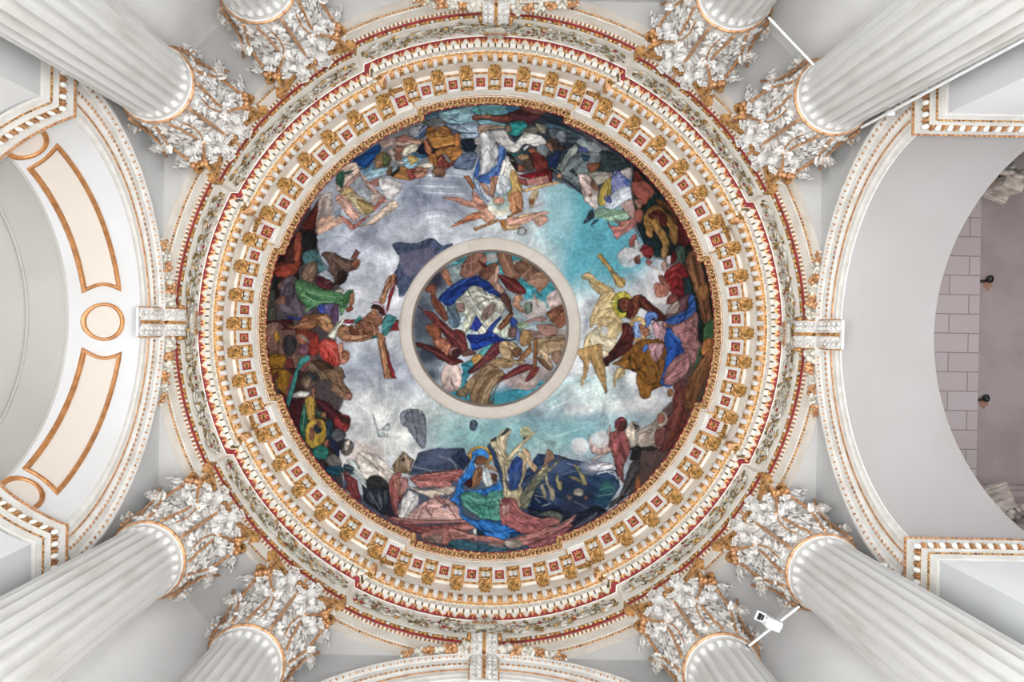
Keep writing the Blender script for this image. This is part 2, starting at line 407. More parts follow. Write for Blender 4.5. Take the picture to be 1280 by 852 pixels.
# dentil band: backing ring and the dentils
ring([(4.665, 12.372), (4.655, 12.378), (4.640, 12.40), (4.640, 12.53), (4.575, 12.535), (4.575, 12.55)], [0, 1, 1, 0, 0], ['stone2', 'grey2'], 'dentil_backing', ENT)  # dark backing colours in the shade between the dentils
md = MB(); md.box((0, 0, 0), .0445, .042, .08); me_d = md.mesh('dentil', 'stone2', 30)
rest = MB(); D_ = along(4.622, 12.455, .1155)
order = sorted(range(len(D_)), key=lambda q: (q*37) % len(D_)); firsts = set(order[:100])
for q, (o_, t, n, u, k, i, nn) in enumerate(D_):
    X = frame(o_, t, n, u)
    if q in firsts:
        d = obj('dentil', me_d, ENT); d.matrix_local = X
    else: rest.merge(md, X)
o = rest.build('dentil_row', ['stone2'], ENT, 30); o['kind'] = 'stuff'
# gilt bead and egg moulding
ring([(4.58, 12.545), (4.565, 12.55), (4.555, 12.572), (4.55, 12.575), (4.49, 12.60), (4.456, 12.68), (4.456, 12.69)], [1, 1, 1, 2, 2, 0], ['stone2', 'gold2', 'goldred'], 'egg_moulding', ENT)  # gilt backing toned to stand in for shade in the gaps between eggs
mb = MB()
for o_, t, n, u, k, i, nn in along(4.505, 12.635, .165):
    mb.ell(o_+n*.018-u*.006, t*.050, (n*.055+u*.06), (n*.6-u*.5)*.045, 8, 6, 0)
    o3 = o_+t*.0825+n*.010-u*.01; B = (n*.045+u*.05)
    mb.ell(o3, t*.026, B*1.05, (n*.6-u*.5)*.035, 6, 4, 1)
    for s in (-1, 1): mb.ell(o3+t*s*.030-B*.30, t*.022, B*.6+t*s*.014, (n*.6-u*.5)*.03, 6, 4, 2)
for o_, t, n, u, k, i, nn in along(4.560, 12.560, .05): mb.ell(o_, t*.021, n*.016, u*.016, 5, 3, 2)
mb.build('egg_row', ['leaf', 'gold2', 'gold'], ENT)
# modillion band, soffit, corona
ring([(4.456, 12.68), (4.45, 13.0), (4.45, 13.03), (4.10, 13.03), (4.095, 13.04), (4.08, 13.27), (4.10, 13.28)], [0]*6, ['stone2'], 'corona', ENT, 30)
# modillions and coffers
def make_modillion():
    b = MB(); W = .088
    prof = [(-.005, -.16), (.03, -.185), (.08, -.175), (.12, -.14), (.17, -.115), (.23, -.105), (.285, -.10), (.315, -.085), (.33, -.06), (.33, 0)]
    P = []
    for x in (-W, W): P.append([(x, y, z) for y, z in prof]+[(x, -.005, 0)])
    b.grid(P, 0); n = len(prof)+1
    b.add(P[0], [tuple(range(n))], 0); b.add(P[1], [tuple(range(n-1, -1, -1))], 0)
    for x in (-W-.012, W+.012): b.box((x, .165, -.022), .014, .185, .022, 1)      # gilt fillet round three sides
    b.box((0, .345, -.022), W+.026, .014, .022, 1)
    b.box((-W+.006, .17, -.075), .007, .15, .05, 1); b.box((W-.006, .17, -.075), .007, .15, .05, 1)
    lf = MB(); P = []
    for i in range(13):
        q = i/12; y = lerp(-.012, .195, q); z = -.19-.012*sin(q*PI)+.075*max(0, q-.35); wd = .078*(1-.25*q) if q < .8 else .078*.8*(1-(q-.8)*2.2)
        P.append([(wd*v, y, z-.014*cos(v*PI*2.5)-.01*(1-v*v)) for v in [j/8-1 for j in range(17)]])
    lf.grid(P, 0)
    for q in range(-2, 3): lf.ell((q*.031, .085-.012*abs(q), -.188+.012*abs(q)), (.012, 0, 0), (q*.004, .095-.012*abs(q), .02), (0, 0, .016), 6, 6, 1)
    for q in (-1, 1): lf.ell((q*.05, .17, -.158), (.03, 0, 0), (q*.012, .035, .012), (0, 0, .018), 6, 5, 1)
    lf.box((0, .222, -.112), .074, .012, .012, 2)  # dark bar, painted shade of the gap between leaf and eggs
    lf.ell((0, .205, -.125), (.07, 0, 0), (0, .016, 0), (0, 0, .016), 8, 4, 1)
    eg = MB()
    for s in (-1, 1): eg.ell((s*.038, .262, -.112), (.036, 0, 0), (0, .04, 0), (0, 0, .03), 8, 5, 0)
    eg.box((0, .262, -.1), .075, .045, .006, 1)
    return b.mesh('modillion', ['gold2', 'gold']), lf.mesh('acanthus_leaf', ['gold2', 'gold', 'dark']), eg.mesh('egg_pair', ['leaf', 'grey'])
ma, mbm, mc = make_modillion()
def make_coffer(s=1.0):
    b = MB(); H = .130*s
    b.box((0, 0, -.004), H, H, .004, 0)
    b.box((0, -H*1.1, -.016), H*1.2, .016, .016, 1)
    if 1:
        for x in (-H*1.1, H*1.1): b.box((x, 0, -.016), .014, H*1.1, .016, 1)
    for x, y, hx, hy in ((0, H*.64, H*.7, .007), (0, -H*.64, H*.7, .007), (H*.64, 0, .007, H*.7), (-H*.64, 0, .007, H*.7)): b.box((x, y+.01, -.012), hx, hy, .006, 0)
    pn = MB(); pn.box((0, .01, -.012), H*.60, H*.60, .003, 0)
    rz = MB()
    for i in range(8):
        a = PI/4*i; rz.ell((H*.34*cos(a), H*.34*sin(a)+.01, -.022), (H*.17*cos(a), H*.17*sin(a), 0), (-H*.10*sin(a), H*.10*cos(a), 0), (0, 0, .014), 6, 4, 0)
    rz.ell((0, .01, -.026), (H*.20, 0, 0), (0, H*.20, 0), (0, 0, .016), 8, 5, 1)
    for i in range(6): a = PI/3*i; rz.ell((H*.2*cos(a), H*.2*sin(a)+.01, -.03), (H*.04, 0, 0), (0, H*.04, 0), (0, 0, .01), 5, 3, 0)
    return b.mesh('coffer', ['stone', 'gold']), pn.mesh('red_ground', ['red']), rz.mesh('rosette', ['gold', 'gold2'])
c1 = make_coffer(1.0); c2 = make_coffer(1.22)
def frame_at(th, r, z): return frame(Vector((r*cos(th), r*sin(th), z)), Vector((-sin(th), cos(th), 0)), Vector((-cos(th), -sin(th), 0)), Zu)
R_ = math.radians
mod_a = []; cof_a = []
for q in range(4):
    for d in (-19.3, -12.9, -6.45, 0, 6.45, 12.9, 19.3): mod_a.append((q*90+d, 0))
    for d in (-18.6, -11.1, -3.7, 3.7, 11.1, 18.6): mod_a.append((q*90+45+d, DL))
    for d in (-16.1, -9.7, -3.25, 3.25, 9.7, 16.1): cof_a.append((q*90+d, 0, 0))
    for d in (-14.8, -7.4, 0, 7.4, 14.8): cof_a.append((q*90+45+d, DL, 0))
    cof_a.append((q*90+22.4, DL, 1))
    cof_a.append((q*90+67.6, DL, 1))
for d, off in mod_a:
    m_ = obj('modillion', ma, ENT); m_.matrix_local = frame_at(R_(d), 4.45-off, 13.03)
    obj('acanthus_leaf', mbm, m_); obj('egg_pair', mc, m_)
for d, off, big in cof_a:
    cs = c2 if big else c1
    m_ = obj('coffer', cs[0], ENT); m_.matrix_local = frame_at(R_(d), (4.225 if not big else 4.27)-off, 13.03)
    obj('red_ground', cs[1], m_); obj('rosette', cs[2], m_)
# gilt leaves curling under the corners of the breaks
cl = MB()
for s in (-1, 1):
    for j in range(5): cl.ell((s*(.03+.035*j), .01*j, -.02*j), (.022, 0, .01), (0, .05-.005*j, 0), (0, 0, .045), 6, 4, j % 2)
cl.ell((0, .03, -.02), (.03, 0, 0), (0, .09, .02), (0, 0, .05), 7, 5, 0)
me_cl = cl.mesh('corner_leaf', ['gold2', 'gold'])
for q in range(4):
    for s in (-1, 1):
        for rr_, dz, dd in ((4.42, 12.93, 23.6), (4.60, 12.58, 26.8)):
            m_ = obj('corner_leaf', me_cl, ENT); m_.matrix_local = frame_at(R_(q*90+s*dd), rr_-DL*.6, dz)
        m_ = obj('corner_knob', me_cl, ENT); m_.matrix_local = frame_at(R_(q*90+s*27.6), 4.66-DL, 12.42) @ Matrix.Scale(.55, 4)
# crown moulding, gilded, with a red beaded lip against the painting
ring([(4.10, 13.27), (4.075, 13.28), (4.07, 13.30), (4.055, 13.315), (4.045, 13.335), (3.985, 13.395), (3.965, 13.42), (3.955, 13.45), (3.97, 13.47), (4.35, 13.47)], [0, 1, 0, 2, 2, 2, 3, 2, 0], ['stone2', 'goldred', 'creamgold', 'red'], 'crown_moulding', ENT)
mb = MB(); random.seed(5)
for o_, t, n, u, k, i, nn in along(4.02, 13.36, .07):
    B = n*.035+u*.035
    mb.ell(o_+n*.012-u*.008, t*.026, B, (n-u)*.018, 6, 4, 0)
    mb.ell(o_+t*.035+n*.01-u*.006, t*.011, B*.7-t*.01, (n-u)*.02, 5, 3, 1 if i % 2 else 4)
for o_, t, n, u, k, i, nn in along(4.068, 13.295, .045): mb.ell(o_, t*.016, n*.014, u*.014, 5, 3, 3)
for o_, t, n, u, k, i, nn in along(3.972, 13.425, .075):
    mb.ell(o_+n*.008-u*.004, t*.024, n*.012+u*.012, (n-u)*.014, 5, 3, 4 if i % 2 else 0)
mb.build('gilt_leaf_row', ['creamgold', 'gold2', 'dark', 'goldred', 'red'], ENT)

# ------------------------------------------------------------------ scroll keystones at the crowns of the arches
key_lab = ['white acanthus scroll keystone with gold rib, beside the plain right arch', 'white acanthus scroll keystone with gold rib, at the bottom arch',
           'white acanthus scroll keystone with gold rib, beside the gold panelled left arch', 'white acanthus scroll keystone with gold rib, at the top edge']
ks = MB(); W = .19
def kprof(q):                                # S-curve from the arch edge up to the architrave, (projection, height)
    z = lerp(-.17, .82, q)
    pr = .07+.20*q+.02*sin(q*PI*2)+(.06*max(0, 1-abs(q-.80)/.22)**.7)-.05*max(0, 1-abs(q-.55)/.12)
    return pr, z
P = []
NK = 28
for i in range(NK+1):
    pr, z = kprof(i/NK); row = []
    for j in range(25):
        v = -1+j/12; dv = abs(v)
        d = .028*abs(sin(dv*PI*1.5))*(1-.4*dv)+.012*sin((i/NK*7+dv*1.6)*2*PI)*min(1, dv*3)*(1-dv**4)
        row.append((v*W, -(pr+d), z))
    P.append(row)
ks.grid(P, 0)
for s in (-1, 1):
    side = [(s*W, -kprof(i/NK)[0], kprof(i/NK)[1]) for i in range(NK+1)]+[(s*W, -.02, .82), (s*W, -.035, -.17)]
    ks.add(side, [tuple(range(len(side))) if s > 0 else tuple(range(len(side)-1, -1, -1))], 0)
ks.add([(-W, -kprof(0)[0], -.17), (W, -kprof(0)[0], -.17), (W, -.035, -.17), (-W, -.035, -.17)], [(0, 1, 2, 3)], 0)
rib = MB(); P = []
for i in range(NK+1):
    pr, z = kprof(i/NK); P.append([(x*.026, -(pr+.035-abs(x)*.02), z) for x in (-1, -.5, 0, .5, 1)])
rib.grid(P, 0)
edge = MB()
for s in (-1, 1):
    edge.tube([(s*(W+.004), -kprof(i/NK)[0]-.005, kprof(i/NK)[1]) for i in range(NK+1)], .013, 6, 0)
    edge.ell((s*(W+.03), -.27, .72), (.035, 0, 0), (0, .07, 0), (0, 0, .09), 8, 6, 0)
lv = MB(); random.seed(3)
for s in (-1, 1):
    for i in range(11):
        q = .04+.085*i; pr, z = kprof(q)
        for j in range(2):
            x = s*(.085+.062*j); lv.ell((x, -pr-.02, z-.02*j), (s*.034, 0, .02), (-.012, 0, .036), (0, -.03, 0), 7, 4, 0)
me_k = [ks.mesh('scroll', ['leaf'], 50), rib.mesh('rib', ['gold']), edge.mesh('gilt_edge', ['gold']), lv.mesh('leaf', ['leaf'])]
for k in range(4):
    root = tag(empty('keystone', (*arm(4.70, 0, k), CZ+10.18), k*PI/2+PI/2+PI), key_lab[k], 'keystone', 'scroll keystones of the four arches')
    root.rotation_euler = (0, 0, k*PI/2-PI/2)
    for nme, me in zip(('scroll', 'gilded_rib', 'gilded_edge', 'acanthus_leaf'), me_k): obj(nme, me, root)
# shell ornament on the frieze over each keystone
sh = MB()
for s in range(-4, 5):
    a = s*.33; sh.ell((.13*sin(a), -.06, -.02+.10*cos(a)), (.02*cos(a), 0, -.02*sin(a)), (0, .035, 0), (.11*sin(a), 0, .11*cos(a)), 7, 6, 0)
sh.ell((0, -.05, -.05), (.20, 0, 0), (0, .05, 0), (0, 0, .10), 14, 8, 1)
for s in (-1, 1):
    sh.tube([(s*(.2+.05*cos(a)*(1-a/14)), -.06, -.08+.07*sin(a)) for a in [j*.4 for j in range(16)]], .018, 6, 1)
    sh.ell((s*.15, -.08, .02), (.05, 0, .02), (0, .03, 0), (-.02, 0, .05), 7, 5, 2)
    sh.ell((s*.07, -.06, .20), (.06, 0, .02), (0, .03, 0), (-.02, 0, .06), 7, 5, 1)
for j in range(5): sh.ell((-.1+.05*j, -.1, -.02-.03*(j % 2)), (.022, 0, .012), (0, .02, 0), (0, 0, .035), 6, 4, 2)
me_sh = sh.mesh('shell', ['leaf', 'grey', 'goldred'])
for k in range(4):
    r_ = obj('shell_ornament', me_sh, None, (*arm(4.72, 0, k), CZ+11.97), k*PI/2-PI/2)
    tag(r_, 'grey stucco shell on the frieze above the %s scroll keystone' % ('right', 'bottom', 'left', 'top')[k], 'ornament', 'shells over the keystones')
# fruit festoons lying on the archivolts each side of the keystones
random.seed(21)
for k in range(4):
    for s in (-1, 1):
        root = tag(empty('fruit_festoon'), 'gold and grey fruit festoon on the %s archivolt, %s its keystone' % (SIDES[k], {(0, -1): 'above', (0, 1): 'below', (2, 1): 'above', (2, -1): 'below', (1, 1): 'left of', (1, -1): 'right of', (3, 1): 'right of', (3, -1): 'left of'}[(k, s)]), 'festoon', 'fruit festoons beside the keystones')
        gm = MB(); fm = MB()
        for j in range(80):
            q = j/79; a = PI/2+s*(.085+.33*q); sz = .06*(1-.55*q)
            band = int(q*6.0)
            p = arch_pt(4.50-random.uniform(-.03, .05), 2.80+random.uniform(-.04, .09)*(1-.5*q), a, k)
            v = Vector((random.uniform(-1, 1), random.uniform(-1, 1), random.uniform(-1, 1))).normalized(); w_ = v.orthogonal().normalized(); x_ = v.cross(w_)
            tgt = gm if band % 2 else fm
            tgt.ell(p, v*sz, w_*sz*.8, x_*sz*.7, 8, 5, 0)
        fm.build('grey_fruit', ['grey'], root); gm.build('gilded_fruit', ['goldred'], root)
# ------------------------------------------------------------------ the eight fluted Corinthian columns
ZR = 9.15; HC = 1.50                          # astragal height above the eye, capital height to the abacus
def col_meshes():
    out = []
    zb = 0.0; zt = ZR+CZ                      # column local z = 0 on the floor
    sh = MB(); NF = 24; SUB = 12; P = []
    rows = [.62, .70, .74, 2, 4, 6, 7.5, 8.5, 9.2, 9.7, 10.0, 10.12, 10.20, 10.26, 10.29, 10.31, 10.325, 10.335, 10.35, 10.38, 10.41, zt-.01]
    for z in rows:
        t = (z-.6)/(zt-.6); r0 = .535-.095*t**1.3
        if z > 10.35: r0 = lerp(.44, .462, (z-10.35)/.1)
        row = []
        for i in range(NF*SUB):
            f = (i % SUB)/SUB; x = abs(f-.5)*2  # 0 flute centre .. 1 at fillet
            d = sqrt(max(0, 1-(x/.88)**2)) if x < .88 else 0
            top = 10.335                       # round-ended flutes
            e = top-z
            lim = .055*sqrt(max(0, 1-min(1, x/.84)**2))+.0
            depth = .066*d*(1 if e > .12 else max(0, min(1, (e-.055+lim)/.05)))
            row.append(((r0-depth)*cos(2*PI*i/(NF*SUB)), (r0-depth)*sin(2*PI*i/(NF*SUB)), z))
        P.append(row)
    sh.grid(P, 0, close_v=True); out.append(('shaft', sh.mesh('shaft', ['marble'], 28)))
    bs = MB(); P = []                         # attic base
    for r, z in ((.74, 0), (.74, .16), (.70, .17), (.75, .24), (.70, .33), (.62, .36), (.60, .42), (.63, .45), (.66, .50), (.63, .55), (.56, .58), (.54, .63)):
        P.append([(r*cos(2*PI*i/48), r*sin(2*PI*i/48), z) for i in range(48)])
    bs.grid(P, 0, close_v=True); out.append(('base', bs.mesh('base', ['marble'])))
    rg = MB(); rg.tube([(.462*cos(2*PI*i/64), .462*sin(2*PI*i/64), zt) for i in range(64)], .026, 8, 0, True)
    rg.tube([(.455*cos(2*PI*i/64), .455*sin(2*PI*i/64), zt-.036) for i in range(64)], .012, 6, 1, True)
    out.append(('gilded_astragal', rg.mesh('astragal', ['goldred', 'leaf'])))
    return out
def bell_r(z): return .44+.02*z+.13*max(0, (z-.75)/.75)**2
def leafmesh(mb, X, L, W, curl, m=0, lobes=4, seed=0, thick=.0):
    """acanthus leaf: X maps (side, out, up); L height, W half width, curl how far the tip rolls over"""
    rnd = random.Random(seed); NU, NV = 34, 22; P = []; Q = []
    # spine: follows the bell, then rolls outward and down
    spine = []
    for i in range(NU+1):
        u = i/NU
        if u < .68:
            z = L*u/.68*.86; o = bell_r(z)+.02+.03*(u/.68)**3
            ang = 0
            spine.append((o, z, 1.0, 0.0))
        else:
            a = (u-.68)/.32*curl; r = .07*L**.5
            z0 = L*.86; o0 = bell_r(z0)+.05
            spine.append((o0+r*(1-cos(a)), z0+r*sin(a), cos(a), sin(a)))
    for i in range(NU+1):
        u = i/NU; o, z, cu, su = spine[i]
        env = W*(.62+.55*sin(PI*min(1, u*1.05)**.9)) if u < .8 else W*(.62+.55*sin(PI*.84**.9))*max(.12, 1-((u-.8)/.2)**1.6*.85)
        lob = .74+.26*abs(sin(PI*lobes*u+.35))**.6
        row = []
        for j in range(NV+1):
            v = -1+2*j/NV; av = abs(v)
            x = v*env*(1-(1-lob)*av**3)
            rip = .030*sin(2*PI*(lobes*2*u-av*1.35))*av**.8*(1.1-.4*av)+.022*(1-av)**3-.006
            fold = -.16*W*av**2+.10*W*max(0, av-.72)/.28*(lob-.74)/.26
            h = rip*W/.15+fold
            # normal of the spine (out side): perpendicular to the tangent (su, cu)
            no, nz = cu, -su
            row.append((x, o+h*no, z+h*nz))
        P.append([X(p) for p in row])
    mb.grid(P, m)
def leaflets(m, phi, L, W, npair, seed, r0=0.0):
    """lobed leaf surface: fans of small cupped lobes set along the spine"""
    rnd = random.Random(seed)
    cp, sp_ = cos(phi), sin(phi)
    X = lambda p: Vector((cp*p[0]+sp_*p[1], sp_*p[0]-cp*p[1], p[2]))
    D = lambda p: Vector((cp*p[0]+sp_*p[1], sp_*p[0]-cp*p[1], p[2]))
    def spine(u):
        if u < .66:
            z = L*.86*u/.66; return bell_r(z)+.03+.05*(u/.66)**3+r0, z, 0.0
        a = (u-.66)/.34*2.5; r = .085*L**.5; z0 = L*.86
        return bell_r(z0)+.08+r0+r*(1-cos(a)), z0+r*sin(a), a
    for i in range(npair):
        u = .08+.92*(i+.3)/npair; o, z, a = spine(u); wv = W*(.55+.55*sin(PI*min(1, u)**.8))
        if u > .85: wv *= .75
        tz = Vector((0, sin(a), cos(a))); nn = Vector((0, cos(a), -sin(a)))
        for s in (-1, 1):
            for q in range(3):
                th = (.25+.42*q)+rnd.uniform(-.08, .08)
                d = Vector((s*sin(th), 0, 0))+tz*cos(th); p = Vector((0, -sin(th), 0)) if False else (Vector((s*cos(th), 0, 0))-tz*sin(th))
                ln = wv*(.70, .78, .60)[q]*rnd.uniform(.9, 1.1); base = Vector((s*wv*.16, o, z))
                c = base+d*ln*.85+nn*(.018-.055*(sin(th)**2)*wv/.15+rnd.uniform(-.022, .026))
                m.ell(X(c), D(d*ln*.66+nn*.014*(1 if q else -1)), D(p*ln*.36), D(nn*.024), 7, 4, 0)
    o, z, a = spine(1.0); tz = Vector((0, sin(a), cos(a))); nn = Vector((0, cos(a), -sin(a)))
    for q in (-1, 0, 1):
        d = Vector((.7*q, 0, 0))+tz; m.ell(X(Vector((0, o, z))+d*.03), D(d*.05), D(Vector((.022, 0, 0))), D(nn*.015), 7, 4, 0)
    m.tube([X((0, spine(u)[0]+.012*cos(spine(u)[2]), spine(u)[1]-.012*sin(spine(u)[2]))) for u in [j/14 for j in range(15)]], .010, 5, 0)
def cap_meshes():
    """sub-parts of one capital, local z = 0 at the astragal; local -y faces the dome centre (side, out, up)"""
    def polar(phi):
        return lambda p: (cos(phi)*p[0]+sin(phi)*p[1], sin(phi)*p[0]-cos(phi)*p[1], p[2])
    bell = MB(); P = []
    for z in (0, .2, .4, .6, .8, 1.0, 1.2, 1.35, 1.48):
        P.append([(bell_r(z)*cos(2*PI*i/40), bell_r(z)*sin(2*PI*i/40), z) for i in range(40)])
    bell.grid(P, 0, close_v=True)
    leaves = []
    for i in range(8):                        # lower row
        m = MB(); leafmesh(m, polar(PI/4*i+PI/8), .62, .12, 2.4, 0, 5, i); leaflets(m, PI/4*i+PI/8, .64, .155, 4, i); leaves.append(m)
    for i in range(8):                        # upper row
        m = MB(); leafmesh(m, polar(PI/4*i), 1.05, .12, 2.4, 0, 6, 20+i); leaflets(m, PI/4*i+.02, 1.08, .17, 6, 20+i); leaves.append(m)
    for i in range(4):                        # leaves that sheathe the corner volutes
        for s in (-1, 1):
            phi = PI/4+PI/2*i+s*.27
            m = MB(); leafmesh(m, polar(phi), 1.22, .10, 2.2, 0, 5, 40+i); leaflets(m, phi, 1.22, .15, 6, 50+i, .02); leaves.append(m)
            phi = PI/2*i+s*.27
            m = MB(); leafmesh(m, polar(phi), 1.46, .09, 2.0, 0, 5, 60+i); leaflets(m, phi, 1.50, .13, 7, 70+i, -.04); leaves.append(m)
    stems = []
    for i in range(4):
        phi0 = PI/2*i; X = polar(phi0)
        m = MB()                              # straight stalk to the flower on the face
        m.tube([X((0, bell_r(z)+.085+.10*(z/1.3)**2, z)) for z in [1.32*j/12 for j in range(13)]], .021, 7, 0); stems.append(m)
        for s in (-1, 1):
            m = MB(); pts = []
            for j in range(17):               # stalk that sweeps out to the corner volute
                q = j/16; a = s*(.62+.12*q**2-.20*sin(PI*q**1.3)); z = .02+1.12*q; o = bell_r(z)+.075+.17*q**1.6
                pts.append(polar(phi0+a)((0, o, z)))
            m.tube(pts, lambda q: .017+.004*q, 7, 0)
            p = Vector(polar(phi0+s*.70)((0, bell_r(1.1)+.24, 1.1)))
            for j in range(4): m.ell(p+Vector((.03*cos(j*1.57), .03*sin(j*1.57), .02*(j % 2))), (.045, 0, 0), (0, .045, 0), (0, 0, .04), 8, 5, 0)
            stems.append(m)
            m = MB(); pts = []
            for j in range(11):               # shorter inner stalk ending in a bud
                q = j/10; a = s*(.36-.07*sin(PI*q)); z = .16+.46*q; pts.append(polar(phi0+a)((0, bell_r(z)+.08+.10*q, z)))
            m.tube(pts, .011, 6, 0); p = Vector(polar(phi0+s*.34)((0, bell_r(.65)+.20, .66)))
            for j in (-1, 0, 1): m.ell(p+Vector(polar(phi0)((.035*j, 0, -.02*abs(j)))), (.032, 0, 0), (0, .032, 0), (0, 0, .034), 7, 5, 0)
            stems.append(m)
    vol = []
    for i in range(4):                        # corner volutes, two spirals meeting on the diagonal
        X = polar(PI/4+PI/2*i); m = MB()
        for s in (-1, 1):
            pts = []
            for j in range(36):
                q = j/35; a = q*1.9*2*PI; r = .115*(1-q)**.8+.012
                pts.append(X((s*(.05+.05*q+.03*sin(a)), .69+r*sin(a), 1.24+r*cos(a)*1.1)))
            m.tube(pts, lambda q: .034-.012*q, 7, 0)
            m.ell(X((s*.11, .69, 1.24)), (.03, 0, 0), (0, .03, 0), (0, 0, .03), 7, 5, 0)
        for j in range(4): m.ell(X((-.09+.06*j, .76-.03*(j % 2), 1.12+.02*(j % 2))), (.035, 0, 0), (0, .035, 0), (0, 0, .05), 7, 5, 0)
        vol.append(m)
    flower = []; fl = []
    for i in range(4):                        # gilt flower and white shell on each face of the abacus
        X = polar(PI/2*i); m = MB()
        for j in range(6):
            a = PI/3*j+.3; m.ell(X((.065*cos(a), .56+.02*sin(a), 1.36+.065*sin(a))), (.042, 0, 0), (0, .042, 0), (0, 0, .042), 7, 5, 0)
        for j in range(6):
            a = PI/3*j; m.ell(X((.10*cos(a), .57+.03*sin(a), 1.35+.10*sin(a))), X((.03*abs(cos(a))+.012, 0, 0)), X((0, .02, 0)), X((0, 0, .03)), 6, 4, 0)
        m.ell(X((0, .61, 1.35)), (.03, 0, 0), (0, .03, 0), (0, 0, .03), 8, 5, 0); flower.append(m)
        m = MB()
        for j in range(-3, 4):
            a = j*.40; m.ell(X((.10*sin(a), .54, 1.53+.05*cos(a))), X((.045*cos(a), 0, -.03*sin(a))), X((0, .06, 0)), X((.08*sin(a), .05, .10*cos(a))), 8, 6, 0)
        for s in (-1, 1):                     # folds running out along the abacus
            for j in range(1): m.ell(X((s*(.13+.07*j), .49+.03*j, 1.50)), X((s*.10, .03+.02*j, .01)), X((0, .02, .02)), X((0, -.02, .05-.012*j)), 8, 5, 0)
        fl.append(m)
    ab = MB(); ag = MB()                      # abacus: concave sides, cut corners
    def ab_out(sc):
        pts = []
        for i in range(4):
            X = polar(PI/2*i)
            for j in range(-8, 9):
                q = j/8; y = (.475+.195*q*q)*sc; x = .595*q*sc; pts.append(X((x, y, 0)))
        return pts
    def stack(mb, pr, ms):
        P = []
        for sc, z in pr: P.append([(p[0], p[1], z) for p in ab_out(sc)])
        n = len(P[0]); V = [p for r in P for p in r]; Fc = []; mm = []
        for i in range(len(P)-1):
            for j in range(n): Fc.append((i*n+j, i*n+(j+1) % n, (i+1)*n+(j+1) % n, (i+1)*n+j)); mm.append(ms[i])
        mb.add(V, Fc, mm)
    stack(ab, [(.3, 1.44), (.86, 1.44), (.875, 1.455), (.88, 1.475)], [0, 0, 0])
    stack(ag, [(.88, 1.475), (.90, 1.50), (.96, 1.535), (1.0, 1.58), (1.01, 1.62), (1.0, 1.645), (.5, 1.645)], [0]*6)
    return bell.mesh('bell', ['leaf']), [m.mesh('acanthus_leaf', ['leaf'], 70) for m in leaves], [m.mesh('stalk', ['goldred']) for m in stems], \
        [m.mesh('volute', ['gold']) for m in vol], [m.mesh('flower', ['gold']) for m in flower], [m.mesh('shell', ['leaf']) for m in fl], ab.mesh('abacus', ['leaf']), ag.mesh('abacus_moulding', ['gold'])
CM = col_meshes(); KM = cap_meshes()
def build_column(loc, rz):
    root = empty('column', loc, rz)
    for n, me in CM: obj(n, me, root)
    c = obj('capital', KM[0], root, (0, 0, ZR+CZ))
    for me in KM[1]: obj('acanthus_leaf', me, c)
    for me in KM[2]: obj('gilded_stalk', me, c)
    for me in KM[3]: obj('volute', me, c)
    for me in KM[4]: obj('gilded_flower', me, c)
    for me in KM[5]: obj('shell', me, c)
    obj('abacus', KM[6], c); obj('abacus_moulding', KM[7], c)
    return root
COLA = 9.9
cols = [(0, 1, 'lower right, next to the right arch'), (0, 2, 'lower right, next to the bottom arch'), (1, 1, 'lower left, next to the bottom arch'), (1, 2, 'lower left, next to the left arch'),
        (2, 1, 'upper left, next to the left arch'), (2, 2, 'upper left, cut by the top edge'), (3, 1, 'upper right, cut by the top edge'), (3, 2, 'upper right, next to the right arch')]
proto = None
for q, s, lab in cols:
    th = math.radians(45+90*q+(COLA if s == 2 else -COLA)); loc = (5*cos(th), 5*sin(th), 0); rz = th-PI/2
    if proto is None: proto = o = build_column(loc, rz)
    else: o = copy_tree(proto); o.location = loc; o.rotation_euler = (0, 0, rz)
    tag(o, 'fluted white marble column with gilded capital at %s' % lab, 'column', 'fluted columns under the dome', 'thing')
